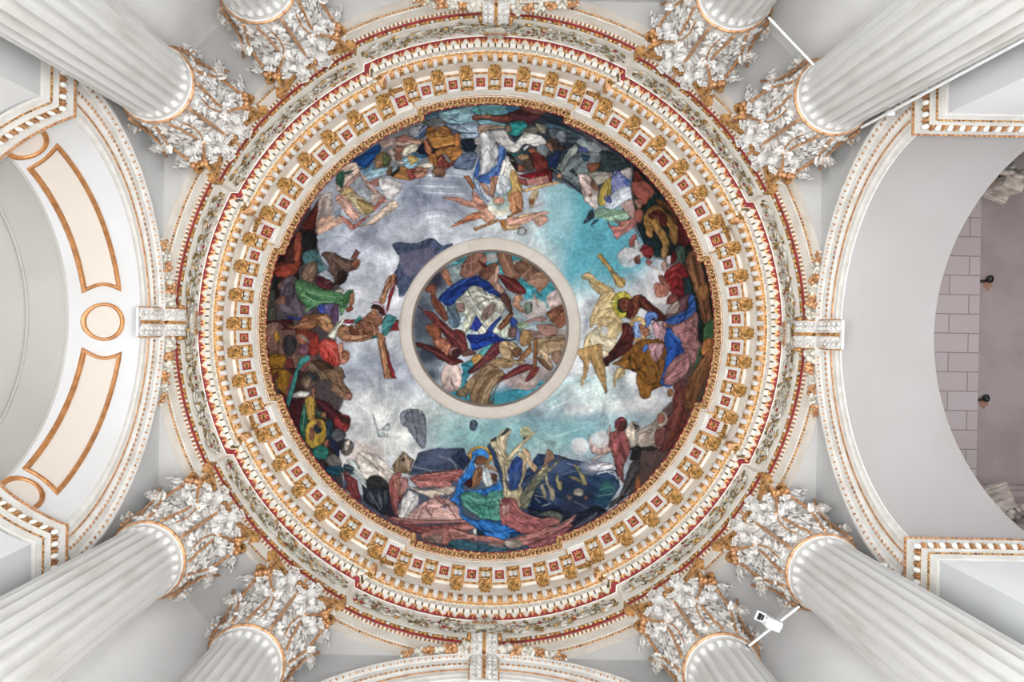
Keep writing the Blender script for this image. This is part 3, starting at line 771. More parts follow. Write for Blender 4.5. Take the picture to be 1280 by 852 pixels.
# ------------------------------------------------------------------ the fresco: brushwork laid on the vault as colour
# each line: kind colour numbers...  S smooth shape, P straight shape, s/p the same without outline, L stroke (width first), B soft patch (cx cy rx ry strength), E ellipse (cx cy rx ry)
PAINT = """
@ 0 0 1
B aab0bd 470 270 110 90 1
B b6bac4 500 340 90 60 .9
B 98a0b2 540 230 80 34 .8
B 8f93a8 545 262 45 16 .7
B b4b7c2 545 282 50 24 .9
B a3a9b8 430 300 40 30 .7
B c0c2c8 480 390 60 50 .9
B c4c8cb 505 430 40 30 .8
B 8f94a8 460 470 40 22 .55
B 8a8ea6 500 470 40 30 .6
B c3c5c3 480 530 80 60 .9
B c9c9c6 500 545 40 40 .8
B aeb9b8 560 520 60 30 .8
B 7fabae 620 545 90 30 1
B 79a9b0 700 540 60 24 .9
B 9fbcb8 690 560 26 26 .8
B 7eb2ba 745 545 50 30 .8
B b9c0c4 640 290 70 30 .9
B b5c2c4 690 300 50 40 .9
B 5aa7b8 745 295 60 55 1
B 56a4b6 775 320 40 40 1
B 58a8b9 730 340 45 40 .95
B 5aa9b8 725 250 40 30 .9
B 8fbcc2 700 262 22 50 .8
B b7c5c6 680 330 26 26 .8
B c4c8cc 735 400 40 50 .9
B c3c7c9 760 470 60 50 .9
B bfc3c6 810 380 50 40 1
B c2bcbc 830 365 30 40 .8
B c3c4c5 800 510 50 40 1
B bccaca 730 500 50 25 .8
B 9cc0c5 690 490 20 30 .7
B b7cccb 745 485 50 18 .7
B 8fbcc3 770 525 60 10 .6
s 76767a 428 196 470 160 515 138 560 126 605 120 605 190 575 205 535 216 500 220 465 218
s 4a4c54 600 120 650 122 712 132 710 225 680 220 650 215 620 200
s 5c5c62 708 130 770 170 815 208 862 262 896 328 860 400 838 335 815 320 795 290 770 255 745 258 725 240 700 220
s 45393a 382 235 352 290 334 330 326 380 322 430 328 490 345 532 366 575 396 618 432 645 425 575 415 530 430 500 425 460 420 430 425 350 400 320
s 563f3a 893 320 906 410 898 472 874 532 845 585 812 628 790 570 830 510 848 490 835 450 826 420 838 380
s 4a5468 440 625 500 612 560 600 640 600 760 640 720 668 650 690 580 690 510 672
S 4a5570 490 308 498 303 520 304 540 297 552 306 566 305 546 330 524 346 510 362 500 376 498 360 492 345 500 322
s 6a667c 500 318 540 310 538 330 515 345 505 340
L c3c6d0 2.5 520 285 535 272 555 270 566 280 560 292 545 296
L c3c6d0 2 528 284 540 277 553 280 552 288 542 290
L 8b8fa3 2 515 270 530 264 550 262 570 266
L 8d93a6 1.5 535 250 560 250 580 254
L cdd0d6 2 530 240 580 243
L cdd0d6 2 520 232 575 234
L 8f97a8 1.5 525 226 585 228
L cfd2d8 2 522 218 590 221
L c6c9d2 2 432 300 446 286 456 290
L c6c9d2 2.5 452 318 468 306 476 312 472 324
L c8cad0 2.5 470 340 478 322 490 332 486 350
L c9ccd2 2.5 440 320 452 330 462 322
L 9298ac 2 400 300 425 296 440 302
E c3c5cb 492 380 14 12
E bfc2ca 484 332 12 10
E c6c9cf 505 378 10 9
L cfd2d4 1.5 482 530 484 480
L cfd2d4 1.5 482 530 470 485
L cfd2d4 1.5 482 530 500 488
L d2d4d4 1.5 482 530 440 500
L d2d4d4 1.5 482 530 520 500
L d2d4d4 1.5 482 530 430 525
L d2d4d4 1.5 482 540 530 545
L d2d4d4 1.5 482 540 520 575
L d2d4d4 1.5 482 540 480 590
L d2d4d4 1.5 482 540 450 580
L d2d4d4 1.5 482 540 500 600
L aab0b8 1.5 440 500 460 520
L aab0b8 1.5 500 590 510 565
L 93c0c4 2 700 480 760 470
L cfdad8 2 690 510 740 486
L 93bfc4 1.5 660 540 720 520
L a9cccb 1.5 665 555 730 534
@ 420 120 6.4
P 54697e 640 140 760 120 960 95 1280 60 1280 240 1100 330 900 300 740 200
S 7fa4ae 820 150 930 110 1130 80 1100 150 1110 220 900 220
S 4f9a9c 1080 110 1200 55 1280 60 1280 150 1180 165 1100 130
S 8a5347 1090 160 1200 140 1280 150 1280 190 1180 185 1100 200
S 5d93a8 1190 190 1280 200 1280 235 1200 225
S 6d6f72 690 210 830 170 880 220 830 260 760 230
S 8fa2b5 870 230 1000 230 1130 210 1140 310 1060 340 960 290
L 3c4a58 8 900 250 1000 290 1120 300
S 9c9da6 580 260 700 230 740 250 680 320 620 330
S 43597d 690 240 740 240 700 330 640 340
L b5bcc6 8 640 320 720 240
S a38a82 340 370 460 330 560 310 640 350 560 400 440 400 380 420
S a06d60 470 340 560 310 590 335 560 370 500 370
S b98d77 560 345 680 350 670 390 580 370
S c0b6a4 560 400 660 385 640 440 560 480 530 470
P 1b2540 690 370 760 320 830 420 800 470 720 490 640 440
S a9763c 715 300 790 290 880 240 940 310 950 390 860 420 790 430 750 370
S 8a5c33 720 260 770 240 800 280 730 310
S 9a683a 800 260 850 300 930 310 900 260 870 240
P 2c2d38 740 380 790 420 950 385 950 405 800 440 740 470 720 440
S a26648 690 350 730 360 770 430 750 475 710 440 700 390
S b0703f 945 310 980 300 990 370 985 430 950 430 945 390
S 9c6a38 800 430 940 400 1010 430 980 510 920 520 870 460 800 500
S b3793f 930 450 1005 425 990 490 940 520 915 500
S a06a38 730 490 790 460 830 560 790 570
S 7d3d35 800 500 850 470 900 530 950 520 930 560 880 580 820 560
E a76d55 835 500 16 16
E 8c4a3c 880 550 22 18
S 7a5a48 770 590 830 560 880 590 870 640 800 645
L 4a3a34 6 770 600 780 640 850 640
P 252f3d 1000 340 1120 330 1130 400 1090 470 1020 440 990 380
S 5f6d86 1000 470 1120 450 1110 560 1060 590 940 570
S c4c6c9 990 310 1040 330 1030 345 990 340
S a78a78 1140 235 1200 240 1200 300 1140 290
S b8b2ac 1120 330 1200 320 1190 370 1130 390 1110 370
P b4b6bd 1210 270 1280 300 1280 560 1210 620 1150 620 1140 520 1180 380
P 3a62a8 1150 480 1120 560 1095 640 1110 680 1140 630 1150 560
S 4572b4 1140 640 1280 560 1280 640 1230 690 1150 690
S 1f4f8e 130 520 200 470 330 390 360 420 320 490 240 580 190 560
L 123a70 8 150 520 240 560 300 500 350 430
S 5f93b0 190 570 240 590 300 530 300 570 280 620 220 620
S 8c6e4c 310 500 340 460 400 450 440 500 420 560 360 570 320 580
S 5d6a44 370 470 420 470 430 540 380 560
S b9a99c 420 430 470 440 480 520 540 520 560 470 590 460 560 530 500 545 450 500
S 8a6250 470 470 520 460 530 500 490 515
S 96684f 460 420 520 400 550 420 500 460
S 7fa5b5 540 510 600 460 690 490 660 540 600 585 550 570
S b99a5c 570 480 640 480 660 510 600 550
S 3f6c8e 600 450 660 460 720 480 680 500
S 8fb0be 220 620 340 580 500 570 450 610 290 660 250 670
S a0713f 450 620 530 560 600 600 620 660 560 675 450 650
P 3c3a2e 430 640 500 560 510 600 450 650
S 8e4542 560 590 640 580 650 640 600 670
S a5745e 640 570 720 570 740 610 700 650 640 650
L 4a2a28 6 640 610 690 600 720 620
S 7c5b43 400 600 450 560 440 630 410 640
S c7beb2 640 560 740 530 780 560 730 570
@ 420 120 6.4
P c3a99b 0 560 160 530 200 610 20 770 0 760
S 3d6a5a 0 640 50 590 70 640 40 720 0 700
S 47705e 70 610 130 590 130 610 80 630
S 3d6a5a 20 720 60 660 50 740
P b9897a 20 760 190 600 210 615 40 780
P aab0b6 130 680 190 630 330 800 340 851 240 851
P c99f8e 190 620 230 640 370 800 330 830
S b79c6a 40 780 100 720 180 800 240 851 60 851
P 9a6a5e 270 680 370 640 370 700 330 720 280 700
S b9b5b3 350 650 520 690 510 760 440 820 370 780
P c48f7e 0 800 40 780 130 851 0 851
P c08676 330 830 380 800 420 851 330 851
@ 600 120 6.4
P 36404c 0 60 200 60 440 95 680 150 900 290 1100 430 1280 580 1280 851 900 851 600 620 380 500 200 250 0 240
S 5b8f96 0 65 120 60 230 80 220 140 100 150 0 140
S 406f92 220 70 320 90 280 130 220 120
S 59323a 240 140 340 100 480 140 460 190 380 230 320 200 250 200
S 8a5b50 330 90 460 100 540 120 480 150 380 130
S 7e453c 80 160 180 150 250 170 240 210 160 200 90 190
S a0654f 0 150 80 150 80 180 0 180
S 79a5b4 0 190 110 195 200 220 190 240 0 225
S a88a78 0 230 180 235 190 260 60 270 0 280
S 2a8a88 200 240 260 210 340 200 375 240 350 280 290 320 220 300
S 7a6a5a 195 250 240 230 255 280 215 295
S bfbcb8 70 290 190 270 230 330 290 370 340 320 420 300 500 320 530 380 440 400 360 380 300 440 230 450 160 400 110 340
L 8b8a8d 6 290 370 330 330 380 330
L 8b8a8d 5 180 300 240 400
S 6a6a60 340 270 440 240 480 280 420 300 350 300
S 8a8272 440 220 530 240 520 300 480 290
S 55707f 520 220 640 240 760 300 850 330 860 370 760 330 640 270 540 250
S 6d6872 660 200 800 260 920 340 1060 440 1180 530 1120 560 980 440 860 340 720 260
S 5a656f 540 270 600 260 620 340 570 340
S 7b838b 610 290 680 280 690 360 640 375 610 340
S 4a5560 690 300 800 330 760 380 700 370
S 4a3a32 530 340 600 340 640 400 690 420 620 440 560 410
S 97705c 530 390 560 380 590 440 560 440
P b7b8b8 0 300 40 280 140 400 150 460 80 600 0 640
S 5578b8 150 400 210 440 180 560 160 640 90 690 0 650 0 630 80 610 140 540
S c0bfb9 210 480 290 560 260 650 250 740 180 770 140 700 160 600
S b08f55 250 590 300 620 340 720 320 790 220 800 240 720
S 2a6a68 240 460 320 450 390 390 350 450 270 490
P e0e0dc 340 420 390 385 395 400 350 440
S 3a2a2e 210 450 270 490 300 560 360 600 300 610 250 540
S 9a5a3a 390 420 450 420 460 460 400 450
S 7c848a 460 400 520 390 550 440 510 500 470 480
S 7a352f 400 470 460 450 540 520 540 580 470 600 430 560
S a08060 300 480 360 460 420 520 360 530
S 5a4a40 340 520 420 500 430 580 380 590
S 8f5a44 300 560 350 550 360 600 310 610
P 24385e 540 500 600 450 650 450 610 580 540 550
P 8a928c 610 580 700 440 760 380 790 420 680 620
L 5a625c 6 640 590 740 430
L aab0a8 5 660 600 760 420
S 9aa4a6 770 370 830 340 960 400 970 450 920 490 850 440
S 4f5a9c 790 420 850 420 880 490 840 530 810 500
S 9aa5aa 730 500 800 490 840 540 780 560
P 3a434d 700 590 740 580 780 620 770 650
P 6d7880 540 560 600 590 700 650 800 700 800 750 700 680
S a8adaf 740 570 850 560 870 610 790 640 750 600
S 8a6a58 860 540 930 530 960 560 920 600 880 610
S 3d4a4c 930 460 1020 440 1130 500 1100 560 990 590 940 540
P 7c1f28 300 630 470 600 550 580 580 600 570 640 370 660
P b07a70 370 670 540 630 560 690 380 720
P 8a4a44 300 640 370 665 380 720 310 690
P 6a2a2c 540 600 575 600 580 690 550 690
S c09a6a 360 740 560 690 660 690 540 720 370 770
S b98a60 610 640 640 620 655 650 620 660
P bda5a0 780 610 840 620 900 680 950 760 930 851 840 851 800 700
S a09a90 840 620 960 600 1060 620 1000 680 900 660
S 7a5a4c 890 690 950 700 940 770 900 740
S b09a48 950 780 1000 700 1060 650 1050 740 1040 800 960 851
S 6f74a8 1050 640 1100 600 1200 680 1190 720 1120 720 1050 780
S 4a68a8 1150 680 1200 660 1200 720 1170 710
S a8b0c0 1060 790 1130 720 1210 740 1210 851 1080 851
S 8a5548 1210 720 1280 680 1280 800 1230 780
L 5a5450 10 1200 580 1215 680 1200 800
@ 700 190 6.4
P 252a2c 560 100 660 150 820 300 900 400 1060 720 1100 851 850 851 700 800 620 600 560 300
P 707a7c 0 170 80 40 160 0 330 0 330 60 240 160 160 270
P 2e3a48 70 150 100 130 150 180 130 200
S 8d9294 230 0 320 0 310 40 250 40
S 34506a 170 20 240 30 220 70 190 70
S 3d4a4c 320 60 480 60 560 110 450 150 360 160
S b0a8a8 480 160 570 120 570 220 530 220
S 84543f 215 100 290 80 320 110 270 160 230 160
P c0a8a2 140 170 210 180 260 230 300 320 310 440 290 470 190 380 200 330 160 240
P cfc0ba 190 370 280 300 310 440 290 470
S 8a5f4a 245 230 300 260 310 320 260 290
E a0684a 242 346 14 14
S a8a094 260 200 380 180 400 200 340 250 300 260
S b09a48 305 370 340 260 410 195 410 310 380 420 320 430
S 7a80b0 405 240 460 155 530 210 560 250 520 280 430 320
S 4a66b0 500 230 560 220 560 275 530 260
S b4bac6 410 340 500 280 565 280 570 370 480 430 380 470 350 430
S 4f5f94 350 360 400 350 410 410 370 400
S 86a58c 260 490 320 450 440 460 520 470 560 510 480 560 380 550 330 520 280 520
P 3a4450 180 580 230 480 260 450 280 510 240 550
P 3a4450 235 590 280 540 325 530 270 575
S c0a096 480 430 580 380 600 520 560 520 520 470
S a86a64 375 555 420 590 470 590 430 530 480 560 580 530 620 560 580 610 500 660 450 700 420 640
S b57a6c 480 560 560 540 560 590 500 620
S 98524c 560 700 600 650 620 690 580 760 555 760
S 98544a 570 250 640 220 760 310 720 370 680 420 620 360 580 310
S 6f332c 590 150 640 170 660 220 600 240
S a06a5c 600 380 650 380 660 440 620 440
L 6b6a68 10 575 120 570 300 600 400 640 470
S 9a5a50 600 460 660 470 660 560 600 540
S 1d3a3c 640 620 660 520 720 370 790 310 860 380 760 400 680 520 670 650 740 740 720 780 660 720
S 8f6a3a 665 540 700 460 780 430 870 500 940 600 930 740 880 700 870 600 790 560 740 640 690 620
S 5a2c28 700 500 780 465 850 500 850 590 790 570 740 540
S 6b4a32 760 380 860 400 920 490 960 600 900 560 860 470 790 430
S a07a40 730 560 780 540 860 680 870 760 830 830 810 790 820 730 760 640
S b08048 690 610 740 650 730 690 690 680
P 20383e 650 650 740 690 800 720 820 800 740 800 680 740
P 5a2428 940 560 1000 620 1060 740 1000 780 940 740
S 802e30 650 760 690 740 740 800 730 850 680 830
S b9babb 470 800 520 760 560 770 640 750 660 851 470 851
S c6c4c4 600 700 650 730 650 800 600 780
@ 700 310 6.4
E c2c4c6 545 80 85 80
S 82302f 645 0 760 0 740 60 690 80 650 40
P 223b3d 740 0 820 0 850 60 770 70
S a07a50 810 0 870 0 850 70 820 75
S 6b4a40 590 80 630 60 640 120 600 125
S a0605a 690 90 740 100 730 130 700 130
L a0504a 6 550 105 640 55
L a0504a 6 710 140 780 165
P 6a1f26 900 20 935 30 930 110 890 130
S a08478 810 120 860 120 860 180 820 180
P c0b2b4 850 60 890 60 890 140 850 120
S 44554c 920 0 1000 0 1020 150 960 130
S 1f2f2c 1000 0 1080 0 1180 120 1230 400 1230 851 1120 851 1100 600 1050 380
S 80282c 830 210 900 140 970 120 1030 210 1000 330 960 400 900 370 850 290
L 5c1a20 8 850 230 920 180 980 200
L a84440 8 860 250 930 210 980 240
P 7c2a2c 910 300 1000 330 1000 400 940 390
P 273a40 975 230 1040 240 1060 370 1000 370
S 8e5a4c 790 220 820 220 890 310 880 330 820 290
S a5695a 750 300 790 270 870 320 860 380 790 400 760 370
S 7c4640 860 390 920 360 940 420 860 450
S 77503a 1010 80 1060 10 1120 100 1160 220 1180 380 1220 520 1190 620 1130 560 1100 420 1060 300 1020 180
L 4a3020 10 1060 60 1110 250 1150 450 1180 580
L a07848 8 1040 80 1080 240 1120 400
S 8a5e38 1100 330 1180 290 1190 400 1130 420
S 3f6440 1150 640 1240 560 1240 790 1160 800
S a3683a 1150 740 1230 730 1230 851 1130 851
S 6c4a54 940 420 1030 380 1010 480 960 500
S 35589a 1030 400 1060 370 1090 490 1060 560 900 610 830 580 960 520 1020 480
L 1e3a72 8 830 580 960 540 1060 500
S 9c8a80 850 510 920 430 960 430 940 510 870 530
S b08d50 300 70 340 60 470 220 520 250 510 310 450 300 400 180
L 8a6636 5 320 60 430 240 460 300
S ad9466 170 240 230 190 330 270 430 320 420 370 330 370 260 330 220 260
S b49a68 240 560 330 370 420 340 460 420 420 500 300 570 250 640
S bda678 360 420 480 540 500 640 420 760 330 851 200 851 200 720 300 620 260 600
L 8d7344 5 260 540 390 360
L d8caa8 5 250 480 370 360
L d0bf98 5 240 540 330 460
S c9bb9c 240 700 330 620 320 700 380 720 470 740 440 851 260 851
E c4c6ca 355 660 30 45
E b0a43c 500 450 88 105
E 1f4a34 500 460 50 60
E 6f3a30 525 450 60 58
L 3c1c1a 5 490 460 530 470
S 5a2a28 530 430 590 410 600 520 560 560 530 540
S 7e4a30 580 390 660 380 620 520 560 570 590 470
P 5c3026 620 400 670 380 860 550 840 580 770 590 690 560 700 510 640 480
L 7c4c34 8 650 420 760 540
E c09a60 630 650 86 105
E 7890b8 620 650 40 70
S a0644c 630 600 700 640 720 720 680 720 640 660
L 4f6ea8 8 590 600 600 690 660 720
S 4a6cb0 690 520 740 505 780 540 770 580 740 560 720 610 690 640 680 580
S a88088 730 600 780 590 850 660 840 760 780 851 720 851 720 780 760 720 740 660
S 6d3f3c 720 740 780 740 790 780 740 780
S 8c9a98 690 710 740 680 740 710 700 730
P b07a78 810 590 860 585 850 640
P 24509a 850 640 880 640 960 740 1000 820 960 851 820 851 830 760
S 9a6a6c 890 640 1000 580 1080 510 1110 560 1100 680 1120 851 1010 851 960 740
L 7a4a50 8 1000 620 1060 700 1080 820
S 5c2a28 490 610 560 600 600 700 560 790 440 851 380 851 440 780 490 690
P 7a5226 560 780 700 770 730 851 520 851
@ 700 430 6.4
P 7d5424 450 150 560 20 650 -40 820 -40 860 60 830 330 740 370 720 390 640 300 620 230 540 200
S 4f2a26 330 120 450 60 460 -20 560 0 580 20 500 90 400 150 380 180 310 180
S 8f5f2a 420 150 540 110 560 60 600 80 540 180 480 170
P 2c2c26 540 110 560 90 570 180 600 200 660 180 640 200 580 215
S 8a5c28 610 250 650 200 700 300 830 310 740 360 720 420 690 440 650 430 620 350
L 5c3a1a 7 640 260 700 320 800 320
L 9a6c34 7 680 90 740 250
L 5c3c1c 6 620 60 640 170
S 4a6cb0 655 40 690 0 710 30 680 65
S a88088 710 0 830 0 800 110 760 150 730 100
P 24509a 860 40 960 0 1000 60 920 120 840 230 850 310 910 310 880 350 820 330 800 300 830 200
S 9a6a6c 830 300 840 220 920 110 1010 60 1040 120 1020 220 950 280 880 330
L 7a4a50 7 860 260 940 160 1010 100
S 9a6a6c 970 0 1120 -20 1110 100 1060 150 1020 60
L 2f6a40 14 1120 20 1100 120 1080 190
S 775035 1110 150 1180 60 1230 0 1230 120 1170 280 1090 460 1080 520 1000 520 990 440 1040 260
L 543820 9 1180 90 1100 280 1040 460
L a07a50 7 1160 150 1080 330
S 355f3c 1150 370 1200 250 1160 400 1110 460
S 6a3f3c 900 320 1000 280 1030 290 970 330 920 380
S 6e3c34 910 390 1000 330 1000 420 990 500 1020 600 900 820 800 851 780 700 830 600 900 540
L 8e5a50 8 960 380 940 560 860 760
L 54302c 8 990 480 950 680 840 820
S 8f6a60 770 690 860 640 850 760 790 851 740 851
E c0b09a 880 390 34 38
E 8a6244 882 388 24 28
S b08c58 120 60 230 20 340 0 340 70 380 390 320 300 250 140 240 140 190 310 165 320 190 150
L 8a6434 5 250 40 370 360
L c9ae78 5 290 60 350 240
S b79f70 430 250 470 180 530 200 490 270 450 280 450 330 430 330
E c8cccd 85 530 50 52
E c8cccd 205 520 60 52
E c9cbcd 150 800 65 55
E c9cbcd 320 760 60 65
S b58a80 235 720 280 800 340 790 400 640 400 760 420 851 270 851
S 874a50 395 740 440 690 520 690 560 780 550 851 400 851
S 9c5a5c 415 790 480 740 500 851 420 851
S 84424a 435 640 480 580 530 600 530 670 460 690
S 74483e 480 620 530 610 530 670 490 680
S ada294 525 700 590 620 640 660 610 720 620 800 560 830 550 750
P 3d4038 590 620 640 655 600 690
S a8988c 620 700 700 650 770 620 770 690 750 820 640 820
S b4a79a 630 720 720 680 750 690 640 720
E b9ab98 812 600 45 62
E 985c50 806 595 32 42
S 7a4a48 760 700 860 650 820 800 770 800
S 3c3a38 570 830 680 820 760 820 780 851 560 851
@ 330 240 6.4
P 352323 100 560 180 440 300 280 440 50 440 320 400 400 430 500 280 600 300 851 60 851
S 6d3226 300 260 380 160 440 60 430 250 340 300
S 4f302c 180 480 250 380 280 440 240 560 170 560
S 8c4634 260 320 300 340 300 500 250 590 240 440
S 26262a 310 340 380 330 430 380 410 440 350 470 300 420
S 84402f 90 600 130 560 220 570 300 560 220 680 90 660
S a24534 100 620 200 590 210 670 100 670
S 46686c 310 490 400 460 450 500 470 560 520 620 440 640 420 560 330 570
L 9ab0b4 4 430 490 500 610
S 6a564a 300 680 330 580 420 550 430 640 390 750 320 740
S 8c7058 310 690 400 570 410 600 340 700
S 5f4a42 460 490 560 480 650 530 700 540 770 550 740 620 680 640 650 720 580 740 540 640 500 560
L 3a2c28 7 540 520 600 600 600 700
L 8a7060 6 620 550 690 600
L 8a6a54 6 520 510 640 600
P 70463e 690 530 735 455 770 480 735 545
S 84543f 700 560 770 540 750 610 710 620
S 3a2a26 590 640 660 640 640 720 590 740
S b4b8c2 440 650 500 625 560 680 550 720 470 670
S 582830 415 690 450 670 540 710 540 780 450 770 420 730
S 4f7c54 250 700 360 720 480 780 560 790 640 840 620 851 260 851
P 5f5862 130 780 180 700 250 680 260 851 120 851
P 2a2c2e 70 650 130 690 100 851 70 851
S 7f5848 110 740 180 690 200 730 130 780
P b5a29a 440 20 540 0 560 130 530 200 430 320 410 330
S c29a84 420 330 450 200 560 180 640 230 560 280 480 320
S b5715f 600 190 680 220 720 290 690 300 640 240
P c79887 570 70 640 20 780 190 720 240
L 9a5f55 4 590 90 710 220
L e0c0b4 4 620 60 740 200
P b4a27c 640 10 720 0 800 60 880 100 870 160 790 190 700 80
S a38a56 740 60 850 90 880 150 800 170
P b2695f 710 270 830 180 850 190 720 300
P cfb5a0 810 250 1040 50 1080 110 880 260 740 280
P b86f64 870 120 960 40 970 60 880 160
P d0bbb0 850 20 930 10 900 90 860 80
S 8f99a8 560 170 610 130 600 190 570 210
L 8f9098 6 480 20 600 140
L 8f9098 5 420 200 570 180
@ 510 220 6.4
P a06642 440 0 490 0 540 90 520 110
S bb8470 260 175 400 165 500 200 520 110 590 190 640 230 620 290 560 270 440 230 360 195
S b4704f 340 410 450 330 540 290 620 300 600 330 470 370
S c08e78 560 250 650 280 700 330 640 370 590 340
S b98058 800 170 900 120 920 260 830 290
P a87850 520 420 720 340 735 360 540 440
P 98683e 790 320 910 260 920 280 800 340
S a87042 730 360 790 350 810 410 770 430
S c4a074 780 350 830 330 960 300 1040 300 930 360 880 420 800 420
S c08e7c 800 330 900 330 1040 290 1140 290 1000 350 900 390 800 390
L a8604c 5 1000 250 1095 210
S c09480 1010 340 1080 310 1120 360 1040 400
S b9a078 970 170 1020 110 1040 150 1000 240 980 250
P a87040 980 180 1010 180 990 250 970 250
E 7a7a78 912 440 36 36
E c9cacc 912 445 24 25
S 8a9aac 530 0 560 30 600 150 680 210 640 230 570 150 530 60
L 3f6a94 6 520 20 560 130 640 210
S b9bfc4 720 0 780 0 830 80 800 130 720 150 700 90
L 5fa0a4 6 820 50 820 110 760 150 700 130
S a87a62 650 20 720 0 700 100 680 190 660 130
E cfc9ae 730 245 88 80
E a9c0bc 735 215 75 55
E b98872 725 200 45 34
L 5d9aa0 5 660 230 800 225
S b08a74 570 50 640 90 660 160 610 120
S 3f68ac 570 0 640 0 660 40 630 70
P 4aa0b0 540 515 580 490 640 500 650 520
@ 330 340 6.4
P 6b5148 20 400 160 390 260 460 430 480 420 700 300 851 50 851 30 600
P 4a4a44 20 200 70 60 90 200 80 280 30 290
S 55564c 30 300 90 290 100 380 50 390
S 5f5560 130 120 180 40 260 40 260 180 330 280 420 290 330 370 230 340 110 300 150 220
S 4f4650 160 130 230 80 240 200 170 270
S 7f5848 80 250 140 180 170 200 160 260 110 260
S 548458 255 60 360 90 480 150 600 160 640 180 710 140 690 230 650 290 620 350 600 270 560 250 450 260 320 330 330 280 260 180
L 86a888 7 270 120 420 180 600 200
L 3f6a48 7 290 200 440 220 620 230
L 86a888 6 330 310 440 240 560 240
S 3f6844 640 180 690 140 690 220 640 260
S 3f4fa0 430 270 490 260 500 330 440 320
S 6a6290 490 255 560 260 540 340 490 330
S 5f4664 540 290 590 270 600 400 560 420 530 360
P 24459a 180 350 300 360 440 320 420 340 300 375 190 370
S a06a50 690 180 720 170 715 250 680 270
S 84442f 655 290 700 270 710 300 670 320
S a09a90 560 150 620 130 640 160 590 165
S 35201e 550 110 610 80 640 60 680 20 600 60
P 4a1a22 20 390 230 370 250 460 160 460 20 450
S 8c5f42 160 400 260 420 320 350 440 330 530 350 540 400 440 400 380 460 260 455 200 440
S a5764f 420 380 460 350 550 430 520 490 470 460
L 5c3624 7 250 450 400 450 440 380
S b08a64 440 350 520 360 530 420 460 380
P 8a2630 640 380 760 375 1080 385 1080 470 1000 470 980 420 640 410
S a9aa9c 510 500 560 440 630 370 640 390 590 460 560 540 520 520
L 6b6c60 5 520 500 620 390
S 94684c 580 490 620 420 700 430 760 400 800 360 900 400 910 500 800 550 660 560 600 530
S 6b4230 680 430 740 430 760 500 700 490
S 7c5340 760 400 860 380 900 460 860 500 790 490
L 5a3626 6 620 540 760 540 880 500
L c09a74 6 640 450 720 520 820 510
S 8c5c46 800 380 850 320 930 350 950 390 920 430 860 410
S a0704f 850 320 880 290 910 330 880 350
S 4f2a24 850 290 890 250 960 290 970 340 930 350 900 300
L 9a4a58 7 860 250 900 240 950 270 975 340
P a87450 920 240 960 130 1000 30 1060 10 1050 60 990 170 960 260
P 8a2430 980 300 1000 180 1060 40 1075 20 1040 160 985 330
L 5a3424 6 980 60 920 230
P a87450 900 480 960 490 980 640 1020 851 960 851 930 660
P 8a2430 960 490 980 600 1060 851 1020 851 980 640
L 5a3424 6 905 520 965 840
S 3f7a7c 940 420 980 340 1060 370 1040 410 990 500 950 500
L 2a5a5e 6 970 400 1040 380
P 2f8078 700 410 770 345 785 380 730 410
S 2f6d6c 850 530 900 500 900 530
S 7a5a50 20 430 120 400 160 440 90 500 120 620 40 640
S b08030 80 490 120 480 125 540 90 560
S 3f3a40 150 550 200 500 260 560 230 660 160 640
S 74302a 250 470 400 480 440 560 400 660 330 640
S 9a6450 250 510 320 490 350 560 300 580
L 5a9aa0 8 300 510 360 560
S 7a5060 270 590 350 580 340 660 280 640
S 94382f 380 540 430 500 440 640 370 660
S ac3f38 445 560 500 530 580 570 590 640 620 720 580 760 530 780 470 700 440 640
L cf7468 7 470 560 560 640 590 720
L 7c2428 7 460 650 540 740
S b57864 590 590 630 560 640 620 680 640 680 700 630 740 600 700
S a0603c 610 650 660 640 670 690 630 700
S 8e641f 40 670 120 650 190 690 160 750 60 760
S 6c3430 170 710 230 690 240 780 190 800
P 3a8a88 290 690 360 660 370 700 310 740 250 851 230 851
L 9a3a44 9 380 690 300 800
S 6a5a4a 360 740 410 700 520 740 600 770 640 851 340 851
S 4f3a2f 400 720 470 700 560 770 470 800
P 2a3a44 330 810 420 800 450 851 320 851
S 7a6048 540 790 620 760 640 851 560 851
S 8c641f 60 740 170 770 210 851 70 851
@ 330 460 6.4
P 3f2c2a 60 0 280 0 420 100 320 150 380 250 600 420 660 600 560 700 500 851 520 851 380 650 220 400 120 180
S 8c641f 60 20 170 10 230 60 190 200 120 170
S 6c3a30 70 40 110 30 110 90 80 90
P 3a8a84 260 0 285 0 210 300 180 290 200 160
P 8a4a50 200 90 250 20 190 220 165 240
S 5a4a40 300 60 360 20 440 80 420 130 330 170 290 120
S 8c7862 320 110 370 80 360 150 320 150
S c4c2bc 230 210 290 180 370 195 330 230 240 230
P 2c3c48 330 30 400 50 440 110 400 100
S 7a5f4a 450 20 560 10 620 60 660 150 700 200 690 260 640 250 540 190 540 110 470 80
L 4a3428 6 580 60 600 150 660 200
L 9a8068 6 520 40 610 110
S 9a6a5c 640 220 690 190 705 230 690 255
P 4f232c 210 260 420 240 520 280 640 380 680 480 640 510 580 490 540 440 470 340 400 260 330 280 280 560 220 400
L 6e3a3e 9 430 260 560 380 600 450
S 8a3434 560 400 620 370 690 390 680 480 640 510 570 460
S 42302c 600 380 680 400 680 450 620 430
S 326858 285 420 320 280 340 320 350 420 330 560 300 540
L 6a9a80 6 320 330 310 500
S a0803a 330 240 410 240 410 400 370 420 345 400
L c09f58 6 360 260 370 400
S 8a5c4a 375 170 410 160 410 230 385 230
S 3f5a4a 410 340 480 350 500 400 430 390
S 8f6a50 450 360 495 350 490 390 460 390
S b0903a 330 520 350 440 430 400 500 440 520 510 490 560 470 600 390 640 340 590
S 26364a 395 470 440 440 460 500 420 530
S 84503c 430 420 460 430 450 480 430 460
